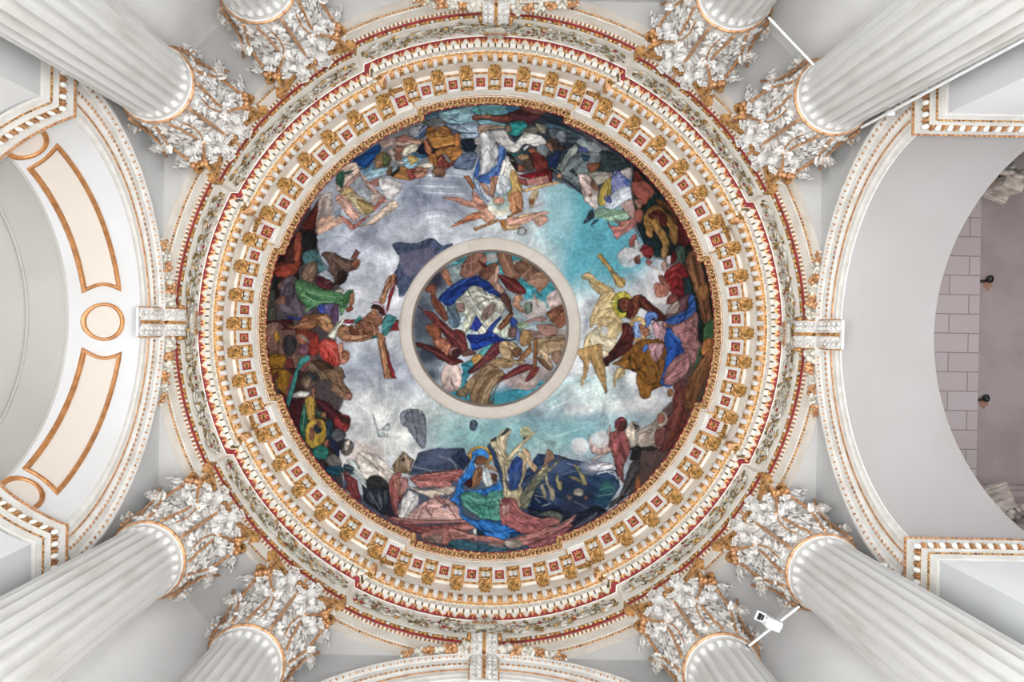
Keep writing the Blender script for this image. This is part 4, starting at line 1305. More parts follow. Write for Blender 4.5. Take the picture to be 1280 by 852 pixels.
S 8a5a48 370 470 400 500 390 580 360 540
S 2d4858 500 420 560 430 540 560 500 560
S 5f6068 540 520 600 480 660 530 620 580 560 590
S 2c3350 520 590 570 580 610 660 590 710 540 640
S 3f3f42 610 610 660 560 720 600 700 680 640 700
S b5a89c 640 600 690 570 680 640 650 660
L 2c2c30 5 620 600 700 640
S 2f7a6c 390 650 460 610 510 640 500 720 420 720
L 4fa08c 6 410 660 480 690
S a0644c 480 590 515 570 510 620 480 630
S 6a6866 500 720 560 690 620 760 580 800 510 780
S 24586a 490 790 620 790 630 851 520 851
S 6d8a90 630 790 690 770 720 840 660 851
S 84686c 620 830 680 810 690 851 620 851
B c4aca0 800 700 160 110 .7
L b08474 4 700 560 800 640
L b08474 4 740 720 860 760
L a67c6e 4 800 610 850 640
L 9a9aa0 4 690 640 740 560
L b58f80 4 820 760 900 700
L a88478 4 760 800 880 830
L c9b8ae 5 720 780 800 700
S 9aa3a5 860 350 900 440 920 500 990 440 1010 490 950 500 1000 540 930 550 910 540 895 480
S 6d717c 1090 370 1130 330 1200 330 1280 360 1300 500 1280 640 1200 560 1150 480 1100 440
L 4f5462 7 1110 400 1170 350 1200 420
L 8d919a 6 1140 450 1250 460
@ 430 560 6.4
P 44506a 600 30 740 0 960 0 1010 110 960 180 740 190 520 220 560 120
B 5c6580 760 70 150 70 .8
L 8a90a0 8 760 60 860 100 900 160
L 93a2ac 7 560 150 700 180
P 2f3c58 860 60 960 0 1000 110 940 170
P 2f3440 140 240 360 290 360 420 440 560 300 530 160 420
S c2bab0 120 30 240 50 340 120 400 200 350 270 250 210 180 250 100 130
L a07c70 4 220 60 330 200
L a07c70 4 160 100 280 160
L a07c70 4 260 150 350 230
S aab4ae 20 90 110 120 190 310 130 270 60 170
S 3a393c 190 240 260 210 355 270 350 300 200 320
P 6d6e76 260 350 300 380 310 490 270 440
P 565a66 320 340 360 320 340 440 310 480
P 454b58 170 370 240 330 260 470 200 430
L 8a8c92 5 280 330 300 480
L 8a8c92 5 200 350 290 490
P 7a3a3c 0 180 100 260 150 430 80 400 0 320
L a05450 8 30 230 120 380
S 5a6a8a 0 250 25 270 20 310 0 320
S 3a4a58 0 130 80 150 60 200 0 170
P 7a6a54 385 140 470 25 560 90 520 210 460 200 400 200
P 94806a 440 120 480 30 560 90 520 190
P 3a342c 460 90 480 70 490 95 470 110
S a05f5c 360 300 380 230 440 190 460 210 430 330 480 360 430 460 420 540 370 440
L 74383c 8 390 250 380 420 420 520
L c48a84 7 420 220 410 330
S b5807a 400 260 500 230 510 320 450 380 420 340
S 9a5c58 530 230 650 200 830 175 950 175 920 260 800 270 720 300 600 290 540 260
S b3706a 570 270 680 250 830 260 850 310 700 310 600 310
L c8948c 6 620 220 780 200 900 200
L 7c4444 6 600 250 740 240 880 230
S c3b3a4 520 300 640 330 880 300 860 360 740 380 700 400 560 340
P c4c0be 420 520 470 400 520 330 590 370 600 430 560 500 520 570 440 560
S b8918a 530 570 560 490 700 400 820 400 900 450 950 550 900 570
L 8a4f4c 6 590 560 640 470 720 430
L 8a4f4c 6 700 560 720 490 800 470
L cfa8a0 6 780 550 800 500 860 480
L c48f88 6 860 440 930 550
S a8706c 720 360 800 420 820 460 760 430
E 3a7ac0 808 468 12 10
S a06460 320 530 480 560 700 580 1020 570 1030 590 860 600 560 610 430 600
S 9c5a58 440 600 640 620 860 610 920 640 800 690 660 700 560 670
L c4908a 6 400 560 700 590 1000 580
L 7c4444 6 460 610 700 640 860 620
S b0716a 870 620 980 590 1120 590 1080 630 980 660 920 650
S aa7068 620 680 760 640 900 650 1100 700 1280 750 1230 760 1000 730 860 740 830 780 700 760 630 740
S 9a8078 640 710 780 690 770 760 680 750
L d0a098 6 860 650 1050 710 1240 750
S 3f6a78 830 780 880 730 1000 740 1100 780 1280 780 1280 830 1000 830
L 2c5068 7 850 770 1000 790 1160 810
S 8a7a70 1140 770 1200 740 1280 740 1280 790 1180 800
P 2c3848 1060 640 1160 690 1140 710 1060 690
S c0c4c6 1030 650 1060 640 1060 690 1030 670
E b08a3c 1095 55 105 75
E 2f7ac4 1090 60 70 60
S 2a72c0 1010 100 1030 50 1060 60 1040 130 1060 170 1030 240 960 260 960 330 1140 320 1270 260 1280 330 1240 380 940 370 920 430 960 540 1140 590 1280 590 1280 700 1140 680 1000 600 930 540 900 440 850 410 880 380 920 250 960 200
L 12508c 8 950 240 930 340 930 460 1000 560 1200 620
L 5a9ad8 8 1000 180 960 230
L 5a9ad8 7 980 560 1120 640 1260 670
S 7c5a42 1045 80 1100 60 1140 90 1120 130 1060 140
S 8a6448 1040 180 1100 150 1100 260 1050 310 1010 310
S a07858 1120 120 1200 150 1240 200 1200 180 1130 160
S 6a4a3c 1170 200 1230 220 1200 280 1170 270
S b4bcbc 1105 180 1150 160 1190 280 1130 300
S 4a2030 970 270 1020 240 1020 310 970 290
S 4f8f80 925 400 950 350 1040 350 1130 390 1160 350 1240 340 1280 350 1280 560 1150 570 1040 530 960 470
L 2d6f66 7 960 420 1060 500 1140 540
L 2d6f66 7 1140 400 1120 520
L 82b0a0 7 980 380 1080 420
L 82b0a0 7 1180 380 1230 440 1220 520
@ 600 520 6.4
P 34486a 60 230 100 200 180 300 200 560 340 480 460 300 560 300 700 330 900 380 1100 430 1120 560 1020 720 900 820 400 800 200 600
B 54658c 640 400 140 60 .8
B 6d7894 900 400 120 60 .7
B 2a3a58 700 560 160 90 .8
B 2e3a50 800 640 160 80 .8
B 33404c 560 740 150 40 .7
B 2a5a6c 980 640 80 90 .7
B 3f7a70 1020 560 60 60 .7
P 1f3052 390 740 430 600 560 700 640 740 560 760
L 9aa4b0 6 440 650 480 690
L 9aa4b0 6 500 720 560 700
L 7a8898 5 620 480 760 440 900 470
L 8a98ac 6 700 380 860 420
B b4b8bc 900 400 90 50 .7
L c3c6c8 8 940 460 1060 440 1100 500
L b4bcc0 7 960 420 1080 470
L 4f9a88 7 960 590 1040 560 1080 600
L 7ab09a 5 940 640 1060 620
S b0a484 80 190 120 170 180 180 210 300 240 310 230 420 210 520 240 580 280 590 330 560 340 640 310 740 200 660 190 540 170 420 120 300
S bcab8c 150 150 220 90 255 110 220 180 210 270 180 270
P 3f444a 150 160 220 90 250 105 180 160
P 3f444a 85 190 130 160 135 190 100 200
S b8a888 230 310 300 230 450 110 440 140 340 240 260 340 225 420
S a89878 290 290 350 290 370 350 370 450 340 520 310 600 350 590 440 480 540 360 540 420 470 520 420 600 370 740 310 680 300 600 330 480 340 380 310 310
S 7f806a 340 600 460 480 680 315 650 350 480 530 400 680 370 740 320 680
S bfa07c 340 250 400 290 420 370 460 410 430 450 390 400 360 330
S 8c6c5c 520 350 545 260 600 340 570 360 510 410
L 5c5444 6 340 560 440 460 560 360 670 325
L 5c5444 5 210 330 200 440 220 560
L 4a4438 6 330 680 410 560
P 2f4a84 225 440 260 350 300 310 340 360 340 480 300 570 250 570
B 4f6894 290 480 40 50 .7
E b0b08a 370 125 52 46
P 2a3040 340 170 370 165 350 190
S a8a084 520 480 540 470 560 570 590 580 600 660 570 670 540 570
S a8a084 480 560 510 540 530 660 550 650 540 670 500 640
S 9a9468 610 450 640 520 660 510 650 590 620 580
S 9a9468 750 370 790 410 800 450 830 470 860 540 820 540 790 470
S 8c8864 700 480 760 480 810 530 770 520
L a8a084 6 440 630 520 650
L a8a084 6 500 720 560 690
S 8f8a80 750 590 800 570 830 600 810 640 760 630
S 9a6a54 830 640 860 630 860 660 835 665
S 8a7468 690 640 740 630 730 660 700 665
S b9a9a4 830 320 900 340 1030 230 1040 290 960 330 900 360 850 330
S c4a098 870 145 920 220 980 240 1040 70 1030 220 1040 290 900 300
L e0c8c0 5 880 160 920 280
L e0c8c0 5 1035 90 990 270
E c8cacc 800 240 80 68
E c9cbcc 960 190 80 70
S bdbcc4 860 400 960 360 1060 380 1050 420 900 440
S 8e4f50 1030 170 1070 120 1170 120 1200 250 1180 340 1150 400 1150 540 1110 480 1090 420 1060 330
L b07470 8 1060 180 1120 300 1150 380
L 6a3438 7 1120 200 1160 330
S a8605e 1055 200 1110 170 1120 300 1080 340
S 84424a 1075 50 1120 5 1170 20 1170 80 1100 110
S 5c3a38 1120 50 1170 40 1170 100 1120 110
S ada294 1165 110 1220 40 1280 80 1240 150 1250 240 1200 250 1180 180
P 3d4038 1220 45 1275 80 1240 120
P 4a4648 1020 750 1040 690 1110 640 1140 560 1200 380 1280 320 1280 580 1160 650
L 70666a 8 1060 720 1170 560 1240 400
L 2c2a2c 8 1100 700 1200 560 1260 440
S 2f2f34 1200 320 1220 250 1280 240 1280 330 1210 350
S a8683a 1240 580 1260 480 1280 470 1280 570
@ 600 580 6.4
P 2a3444 370 340 460 370 640 360 760 400 930 330 1020 370 900 440 640 590 600 470 400 400
S 6a7068 470 400 560 370 660 400 640 460 560 420
B 3a3a50 760 340 130 70 .7
L 7a7488 6 760 300 860 350
S 5a5c70 780 470 900 400 930 370 920 430 700 540
S 2a72c0 0 440 160 470 300 540 320 560 180 600 60 580 0 500
L 4f94d0 7 40 480 160 580
L 4f94d0 7 120 470 230 580
P 24507a 240 540 330 550 250 580
S 9c5c5c 155 300 170 270 240 270 290 280 330 360 460 420 520 430 580 420 640 470 560 500 420 550 320 550 220 490 170 480
L 7a4044 8 240 410 320 470 470 480
L c08480 7 260 300 340 390 480 440
S 84484a 170 290 230 280 230 330 190 350 160 320
S b0807a 170 330 240 330 220 400 180 400
S a86a66 480 440 600 420 640 470 520 490
S b47670 200 600 320 580 520 510 640 490 740 420 780 395 700 500 560 580 420 640 300 650
S a8666a 380 640 560 560 700 490 750 480 640 590 560 640 420 680
L d09a90 7 340 600 560 530 760 410
L 7c4448 6 420 640 600 560 720 490
S aa7068 0 570 120 580 220 630 160 640 0 610
S a8988c 200 610 300 600 340 650 260 680 210 660
S 3f6a80 0 640 100 660 240 690 380 660 400 690 200 715 0 705
S 4a7a9a 560 640 640 590 640 640 580 660
L 6a7a88 6 40 660 180 660
@ 510 300 6.0857
P 8a9aa0 40 400 100 300 300 100 600 70 900 130 1100 280 1220 500 1240 851 40 851
P 3f98a6 300 210 400 140 560 90 700 80 840 120 1000 180 1160 380 1060 520 900 460 860 340 700 250 420 170
B 3f3f52 210 300 90 100 1
B 4a5060 120 620 100 240 .9
E b4a09c 1130 460 80 75
E b8a8a4 960 520 100 80
E bfb0ac 640 130 50 40
E b5a59e 840 180 50 30
B b0a098 1150 760 80 140 .9
S 8a6052 390 240 440 140 520 90 600 110 590 200 520 260 480 300 400 280
L b08878 6 480 110 480 250
L b58d7c 6 440 180 420 270
S 6a302c 540 150 600 190 570 220
S 8c6450 680 90 780 100 800 180 860 260 820 310 740 270 700 180
L b5917c 6 720 110 800 260
S 7a5a48 800 200 900 140 980 200 1040 240 960 330 880 300
L c0a090 5 860 290 960 180
L b08d78 6 930 260 1000 250
S a07a64 900 300 1000 240 1080 300 1000 400 960 360
P c09c8a 960 400 1000 500 990 510 950 420
S 6f4a3a 530 260 600 190 690 170 680 230 620 310 560 280
S a07a6c 610 300 680 230 690 320 740 380 700 410 640 350
S b08a7a 660 220 690 190 690 300 650 330
S 6c2c2c 690 260 800 290 860 340 900 400 830 410 760 380 710 310
L 8e4a44 6 720 280 860 390
S a86f54 260 250 290 210 340 310 330 345 290 320
S 1c3c84 230 440 350 330 480 280 540 275 620 330 720 430 700 440 560 370 480 350 400 440 360 480 300 500 260 470
L 10265c 8 280 460 400 360 540 310
L 3c60a8 7 320 380 480 300 560 310
S 7f4a38 130 370 180 330 220 350 210 420 270 500 300 570 290 620 230 570 180 480 170 400 140 400
L 5a2e24 6 190 420 260 560
S 5a7080 300 510 340 500 390 560 400 640 350 670 310 620
S a8a89c 355 480 430 400 490 350 560 360 610 410 700 440 740 490 720 560 660 640 600 700 540 720 500 640 420 560
S 8a7068 360 490 420 480 430 540 380 540
S 7d6a60 560 560 640 470 670 500 640 560 580 610
S b5b8a4 470 530 510 560 500 620 460 690 410 680
L 70706a 6 440 430 560 430 660 480
L 70706a 6 480 520 600 450 700 460
L 70706a 6 560 640 680 520
L d0d0c0 6 520 400 640 440 720 480
L d0d0c0 6 600 680 700 560
P 2c3c9a 470 670 520 570 570 640 520 700
S 2f4ba0 600 680 700 580 690 640 620 710
S 1c3c94 450 720 560 720 620 700 740 750 860 740 760 770 640 790 500 840 470 780
L 0f2660 8 470 740 580 760 700 760
S a8b0a0 640 700 690 620 760 560 780 640 760 740 680 720
S 7a5038 680 670 720 610 780 550 800 570 760 640 710 680
S 5c3c34 700 430 740 400 790 480 780 570 740 500
S 28468c 770 600 820 600 860 720 840 760 810 740 780 660
E 6a78a0 840 720 25 50
E 7a5a52 792 702 32 40
S a87a60 810 430 850 410 880 440 850 480 880 530 910 550 860 550 800 500
S 6a7a6c 880 490 940 470 940 540 900 560
S 8a9a80 820 640 900 620 910 660 840 680
S a07a70 890 620 980 580 1050 590 1040 620 960 610 910 630
S 8c5a44 1050 560 1120 510 1220 480 1230 570 1160 670 1100 620
L b5846a 6 1070 570 1180 560
L 5a3a2c 6 1100 600 1200 520
S 9a7468 975 650 1040 640 1110 640 1140 700 1080 740 1010 710
S 94746c 900 680 1000 700 1020 750 930 730
S a07c50 860 690 930 700 940 780 860 800
S a08868 970 760 1080 730 1180 720 1190 800 1100 851 960 851
L 7a6448 6 1000 780 1140 760
L d0bca0 5 1010 820 1120 800
S 6a3430 70 490 160 550 300 640 420 780 440 851 360 851 240 680 160 590
L 8c4c48 8 120 530 300 680 400 820
L 4a2424 6 160 580 300 740
S 8a5238 140 660 190 630 250 680 240 760 190 770 180 720
S a05c52 350 680 430 700 430 760 390 740
S 5c2a2a 45 775 120 790 260 830 270 851 60 810
S a0604c 190 780 260 740 300 800 280 851 220 830
@ 510 390 6.0857
B 3a4454 160 330 120 80 .9
B 46505e 170 480 70 60 .9
P 3a8ca0 260 560 420 460 400 400 500 350 660 240 640 320 560 360 440 520 620 640 900 560 1080 480 1160 400 1140 480 1000 620 760 740 620 740 440 700 330 630
E b09a94 330 500 86 110
E c0aca4 330 440 60 60
E c0aaa2 790 520 60 50
E b8a29a 900 530 90 65
E bda8a0 1040 470 60 60
E c4b4ac 960 480 80 60
B 3f90a4 720 640 150 60 .8
S 5f2a2c 50 230 130 240 300 310 420 370 400 390 320 400 200 330 80 260
L 8c4a4c 7 120 260 300 350
S 7c3a3c 200 10 300 130 380 130 440 190 450 300 420 330 330 230 220 100 120 0
L a05a58 8 260 110 400 240 430 310
L 4f2024 7 200 60 340 220
S 8a5238 130 120 200 80 250 150 240 210 190 210
S a86a50 190 240 250 190 300 220 330 260 300 330 240 280
E 84605a 350 300 46 40
E 4c2a2c 370 310 34 34
S 6a4a40 420 300 460 280 520 310 480 330 420 340
S b58848 480 350 550 310 580 360 520 400
S 4fa0a4 540 300 600 260 640 250 580 330
S 6c3438 450 455 560 350 650 240 720 230 700 310 600 390 500 460
L 8f5452 6 500 440 660 280
S a8906a 700 230 800 220 850 290 800 360 900 370 850 400 760 380 700 320
S 74543e 790 290 850 260 870 310 820 350
S 9a6a44 830 370 900 280 930 240 940 300 880 360
S a08260 610 390 680 340 780 370 800 410 750 430 660 410
S 8a7054 420 570 540 440 620 390 700 430 740 480 700 520 640 600 630 680 650 650 640 720 560 720 480 690 460 620
L b09878 7 500 560 600 440 680 430
L 5f4c38 7 540 620 600 520 720 440
L b09878 7 560 680 620 600 650 520
L 5f4c38 6 480 620 520 520
S 7a6a54 365 610 420 570 460 610 440 660 500 690 540 720 460 710 430 650 390 650
S 7c3438 690 530 760 460 860 400 960 400 940 430 800 490
L 9c5450 6 740 500 920 410
P 8a5c3c 950 200 985 200 980 420 950 420
S 7c3a34 890 530 940 430 1000 420 960 490
S a88c6c 980 260 1080 220 1190 200 1180 280 1100 310 1000 340
S b59a78 1000 270 1060 310 1100 380 1090 440 1040 380
S 7a5c48 980 350 1040 360 1090 440 1030 420
S 9a7868 1090 320 1150 290 1190 330 1180 400 1130 400
L d8c4b0 5 1000 290 1090 350
S 34403c 1130 430 1170 400 1150 470
@ 430 560 6.4
S 8a5c44 1050 85 1090 70 1120 95 1110 130 1070 140 1050 115
L 3a2418 5 1060 100 1080 96
L 3a2418 5 1092 98 1112 100
L 5a3424 5 1080 125 1100 122
L 16508e 7 1000 180 960 280 950 330
L 5fa8e0 7 1040 70 1010 120 1000 170
L 5fa8e0 6 1240 260 1260 320 1200 350
L 6a4430 6 1100 160 1080 230 1040 300
L c89878 6 1160 130 1220 170
L 1f5a50 6 1000 400 1080 480 1120 560
L 8fc0ae 6 960 420 1000 480 1060 520
L 1f5a50 6 1200 380 1160 460 1170 560
L 8fc0ae 6 1240 360 1260 440
S b07a6c 395 270 440 240 450 310 420 340
L 6a3434 6 405 280 425 275
L 6a3434 6 470 380 450 480 430 540
L e8e0d8 6 480 440 560 400
L 6a3434 6 680 400 660 480 700 540
L 6a3434 6 800 420 860 500 900 560
L d8a8a0 6 740 430 780 520
L 6a3434 6 560 230 700 220 840 200
L d0a098 6 560 260 680 280
@ 700 310 6.4
S 7a4632 480 420 530 400 570 430 560 490 510 510 480 470
L 2a1410 6 500 440 520 436
L 2a1410 6 540 446 560 452
L 2a1410 6 520 480 545 478
S b07858 645 610 690 640 710 690 670 700 640 660
L 4a2418 5 655 640 675 648
L 4a2418 5 670 670 690 672
L 9ab8e0 7 600 610 630 600 660 600
L 9ab8e0 7 600 660 620 700
L 9ab8e0 6 700 540 750 520 770 560
L 16306a 7 870 680 940 760 1000 840
L 5a80c0 6 880 660 960 740
L c8a0a0 6 780 620 820 680 800 740
L c09090 6 920 650 1000 620 1080 560
L 6a4448 6 940 690 1040 660 1100 700
L 6a4448 6 980 760 1060 780
L 3a1814 6 680 420 760 500 840 560
L 3a1814 6 560 620 520 720 440 800
L 7a4438 6 540 620 500 720
L e8d8b0 5 280 520 380 380 420 350
L 8a6a38 5 300 560 420 560 480 620
L 8a6a38 5 300 600 420 640
L f0e0b8 5 380 430 440 420
L 8a6a38 5 240 240 330 290 400 330
L 5a1418 6 880 260 940 240 1000 280
L 5a1418 6 900 330 960 310
L c86058 6 880 180 950 150
@ 700 430 6.4
L 4a2c10 7 560 80 620 180 700 260
L a87838 6 700 40 760 160 800 280
L 4a2c10 6 760 60 800 200
L c09090 6 880 180 960 120
L 6a4448 6 880 280 980 220
@ 330 340 6.4
L 4a2a1c 6 640 470 700 500 780 500 860 470
L 4a2a1c 6 780 420 800 460 790 520
L c89c78 6 620 510 700 530 780 530
L c89c78 6 860 420 890 460 880 500
L 4a2a1c 6 840 400 870 450
L 4a2a1c 5 940 150 990 100 1030 40
L c89c78 5 950 200 1000 100
L c89c78 5 930 560 960 700 1000 820
L 4a2a1c 6 300 400 400 380 480 420
L c89c78 6 260 430 360 410
L 2c5a3c 7 300 120 380 200 480 230
L 9cc09c 7 300 180 400 230
L 2c5a3c 7 560 180 620 220 640 280
L 2c5a3c 6 360 260 400 200
L 6a1c1c 6 480 600 540 680 560 760
L e08878 6 500 560 560 600
S b87c5c 620 660 660 650 670 690 640 700
L 4a2418 5 630 670 650 668
@ 600 120 6.4
L 8a8a92 6 100 320 110 450 60 600
L 8a8a92 6 160 360 140 480
L dcdcdc 6 60 330 70 480 30 600
L 1c4a98 6 190 440 160 560 120 640
L 7aa0d8 6 170 480 130 600
L dcd8d0 6 300 370 360 310 440 310
@ 510 390 6.0857
L 4a3626 6 480 600 540 500 600 430
L c0a888 6 560 700 590 600 640 520
L 4a3626 6 640 640 680 560 720 500
L 4a3626 6 760 240 790 320 760 380
@ 510 300 6.0857
L 606058 6 480 400 560 380 600 420
L 606058 6 520 520 580 460 680 440
L e0e0d0 6 440 450 520 420
L e0e0d0 6 620 460 700 470 720 520
L 0c2054 8 330 400 420 320 520 290
L 4870c0 7 360 350 460 290
L 0c2054 7 520 780 620 740 720 760
@ 0 0 1
E 4a5468 592 531 5 7
"""
CW0, CH0, CSC = 320, 116, 2.5
CWN, CHN = int(585*CSC), int(590*CSC)
CAN = np.zeros((CHN, CWN, 3)); CAN[:] = np.array([int('a9', 16), int('b1', 16), int('bc', 16)])/255
_rs = np.random.RandomState(4)
def vnoise(shape, cell, seed):
    r = np.random.RandomState(seed); h, w_ = shape; cy, cx = (cell if isinstance(cell, tuple) else (cell, cell))
    g = r.rand(int(h/cy)+3, int(w_/cx)+3); y = np.arange(h)/cy; x = np.arange(w_)/cx
    yi = y.astype(int); xi = x.astype(int); fy = (y-yi); fx = (x-xi); fy = fy*fy*(3-2*fy); fx = fx*fx*(3-2*fx)
    a = g[yi][:, xi]; b = g[yi][:, xi+1]; c = g[yi+1][:, xi]; d = g[yi+1][:, xi+1]
    return (a*(1-fx)+b*fx)*(1-fy)[:, None]+(c*(1-fx)+d*fx)*fy[:, None]
N1 = vnoise((CHN, CWN), 22, 1)+.4*vnoise((CHN, CWN), 11, 2)-.7
N2 = vnoise((CHN, CWN), 9, 31)+.5*vnoise((CHN, CWN), 5, 32)-.75
def smooth_poly(p, k=5):
    n = len(p); out = []
    for i in range(n):
        p0, p1, p2, p3 = p[i-1], p[i], p[(i+1) % n], p[(i+2) % n]
        for j in range(k):
            t = j/k; out.append(.5*((2*p1)+(-p0+p2)*t+(2*p0-5*p1+4*p2-p3)*t*t+(-p0+3*p1-3*p2+p3)*t**3))
    return np.array(out)
def seg_dist(X, Y, a, b):
    d = b-a; l = max(1e-9, d @ d); t = np.clip(((X-a[0])*d[0]+(Y-a[1])*d[1])/l, 0, 1)
    return np.hypot(X-a[0]-t*d[0], Y-a[1]-t*d[1])
def box_of(p, pad):
    x0 = max(0, int(p[:, 0].min()-pad)); x1 = min(CWN, int(p[:, 0].max()+pad+1)); y0 = max(0, int(p[:, 1].min()-pad)); y1 = min(CHN, int(p[:, 1].max()+pad+1))
    return x0, x1, y0, y1
def fill(p, col, outline, idx, soft=False):
    x0, x1, y0, y1 = box_of(p, 4)
    if x1 <= x0 or y1 <= y0: return
    Y, X = np.mgrid[y0:y1, x0:x1].astype(float)
    wob = N1[y0:y1, x0:x1]*4; X = X+wob; Y = Y-wob
    ins = np.zeros(X.shape, bool); dist = np.full(X.shape, 1e9); n = len(p)
    for i in range(n):
        a, b = p[i], p[(i+1) % n]
        if a[1] != b[1]:
            c = ((a[1] > Y) != (b[1] > Y)) & (X < (b[0]-a[0])*(Y-a[1])/(b[1]-a[1])+a[0]); ins ^= c
        dist = np.minimum(dist, seg_dist(X, Y, a, b))
    sd = np.where(ins, dist, -dist); al = np.clip(sd/1.6+.5, 0, 1)[..., None]
    q = p-p.mean(0); u, s_, vt = np.linalg.svd(q, full_matrices=False); d = vt[0]
    r = np.random.RandomState(idx); across = -d[1]*X+d[0]*Y; along_ = d[0]*X+d[1]*Y
    ext = 2*s_/sqrt(len(p)); k = 2*PI/max(14, min(30, ext[1]*.9))
    n2 = N2[y0:y1, x0:x1]
    f = np.sin(across*k+3.5*N1[y0:y1, x0:x1]+1.4*np.sin(along_*.035+idx)+2*n2)
    if soft:
        shade = 1+(.07*(N1[y0:y1, x0:x1]+n2))[..., None]; al = np.clip(sd/7+.35, 0, 1)[..., None]*.85
        c = np.clip(col*shade, 0, 1)
    else:
        inner = np.clip(dist/10, 0, 1)
        shade = 1+(.10*f+.10*(inner-.6)+.20*n2+.12*(across-across.mean())/(abs(across-across.mean()).max()+1))[..., None]
        c = np.clip(col*shade, 0, 1)
        if outline:
            ns = int(min(9, ext[0]*ext[1]/420))
            for _ in range(ns):                 # folds and modelling strokes inside the shape
                o0 = p.mean(0)+d*r.uniform(-.6, .6)*ext[0]+np.array([-d[1], d[0]])*r.uniform(-.6, .6)*ext[1]
                ang = r.normal(0, .45); dd = np.array([d[0]*cos(ang)-d[1]*sin(ang), d[0]*sin(ang)+d[1]*cos(ang)]); L = r.uniform(.25, .6)*ext[0]
                mid = o0+np.array([-dd[1], dd[0]])*r.normal(0, .15)*L
                ds = np.minimum(seg_dist(X, Y, o0-dd*L, mid), seg_dist(X, Y, mid, o0+dd*L)); m = (np.clip((r.uniform(1.0, 2.4)-ds)/1.4+.4, 0, 1)*.6*ins)[..., None]
                c = c*(1-m)+np.clip(col*r.choice([.5, .62, 1.32, 1.45]), 0, 1)*m
            c = c*(1-.55*np.clip(1-dist/2.2, 0, 1))[..., None]
    R_ = CAN[y0:y1, x0:x1]; CAN[y0:y1, x0:x1] = R_*(1-al)+c*al
def stroke(p, wd, col):
    x0, x1, y0, y1 = box_of(p, wd+4)
    if x1 <= x0 or y1 <= y0: return
    Y, X = np.mgrid[y0:y1, x0:x1].astype(float); wob = N1[y0:y1, x0:x1]*2.0; X = X+wob; Y = Y+wob
    dist = np.full(X.shape, 1e9)
    for i in range(len(p)-1): dist = np.minimum(dist, seg_dist(X, Y, p[i], p[i+1]))
    al = (np.clip((wd/2-dist)/1.5+.5, 0, 1)*.8)[..., None]; R_ = CAN[y0:y1, x0:x1]; CAN[y0:y1, x0:x1] = R_*(1-al)+col*al
def open_spline(p):
    if len(p) < 3: return p
    q = np.vstack([2*p[0]-p[1], p, 2*p[-1]-p[-2]]); out = []
    for i in range(1, len(q)-2):
        for j in range(5):
            t = j/5; p0, p1, p2, p3 = q[i-1], q[i], q[i+1], q[i+2]
            out.append(.5*((2*p1)+(-p0+p2)*t+(2*p0-5*p1+4*p2-p3)*t*t+(-p0+3*p1-3*p2+p3)*t**3))
    return np.array(out+[p[-1]])
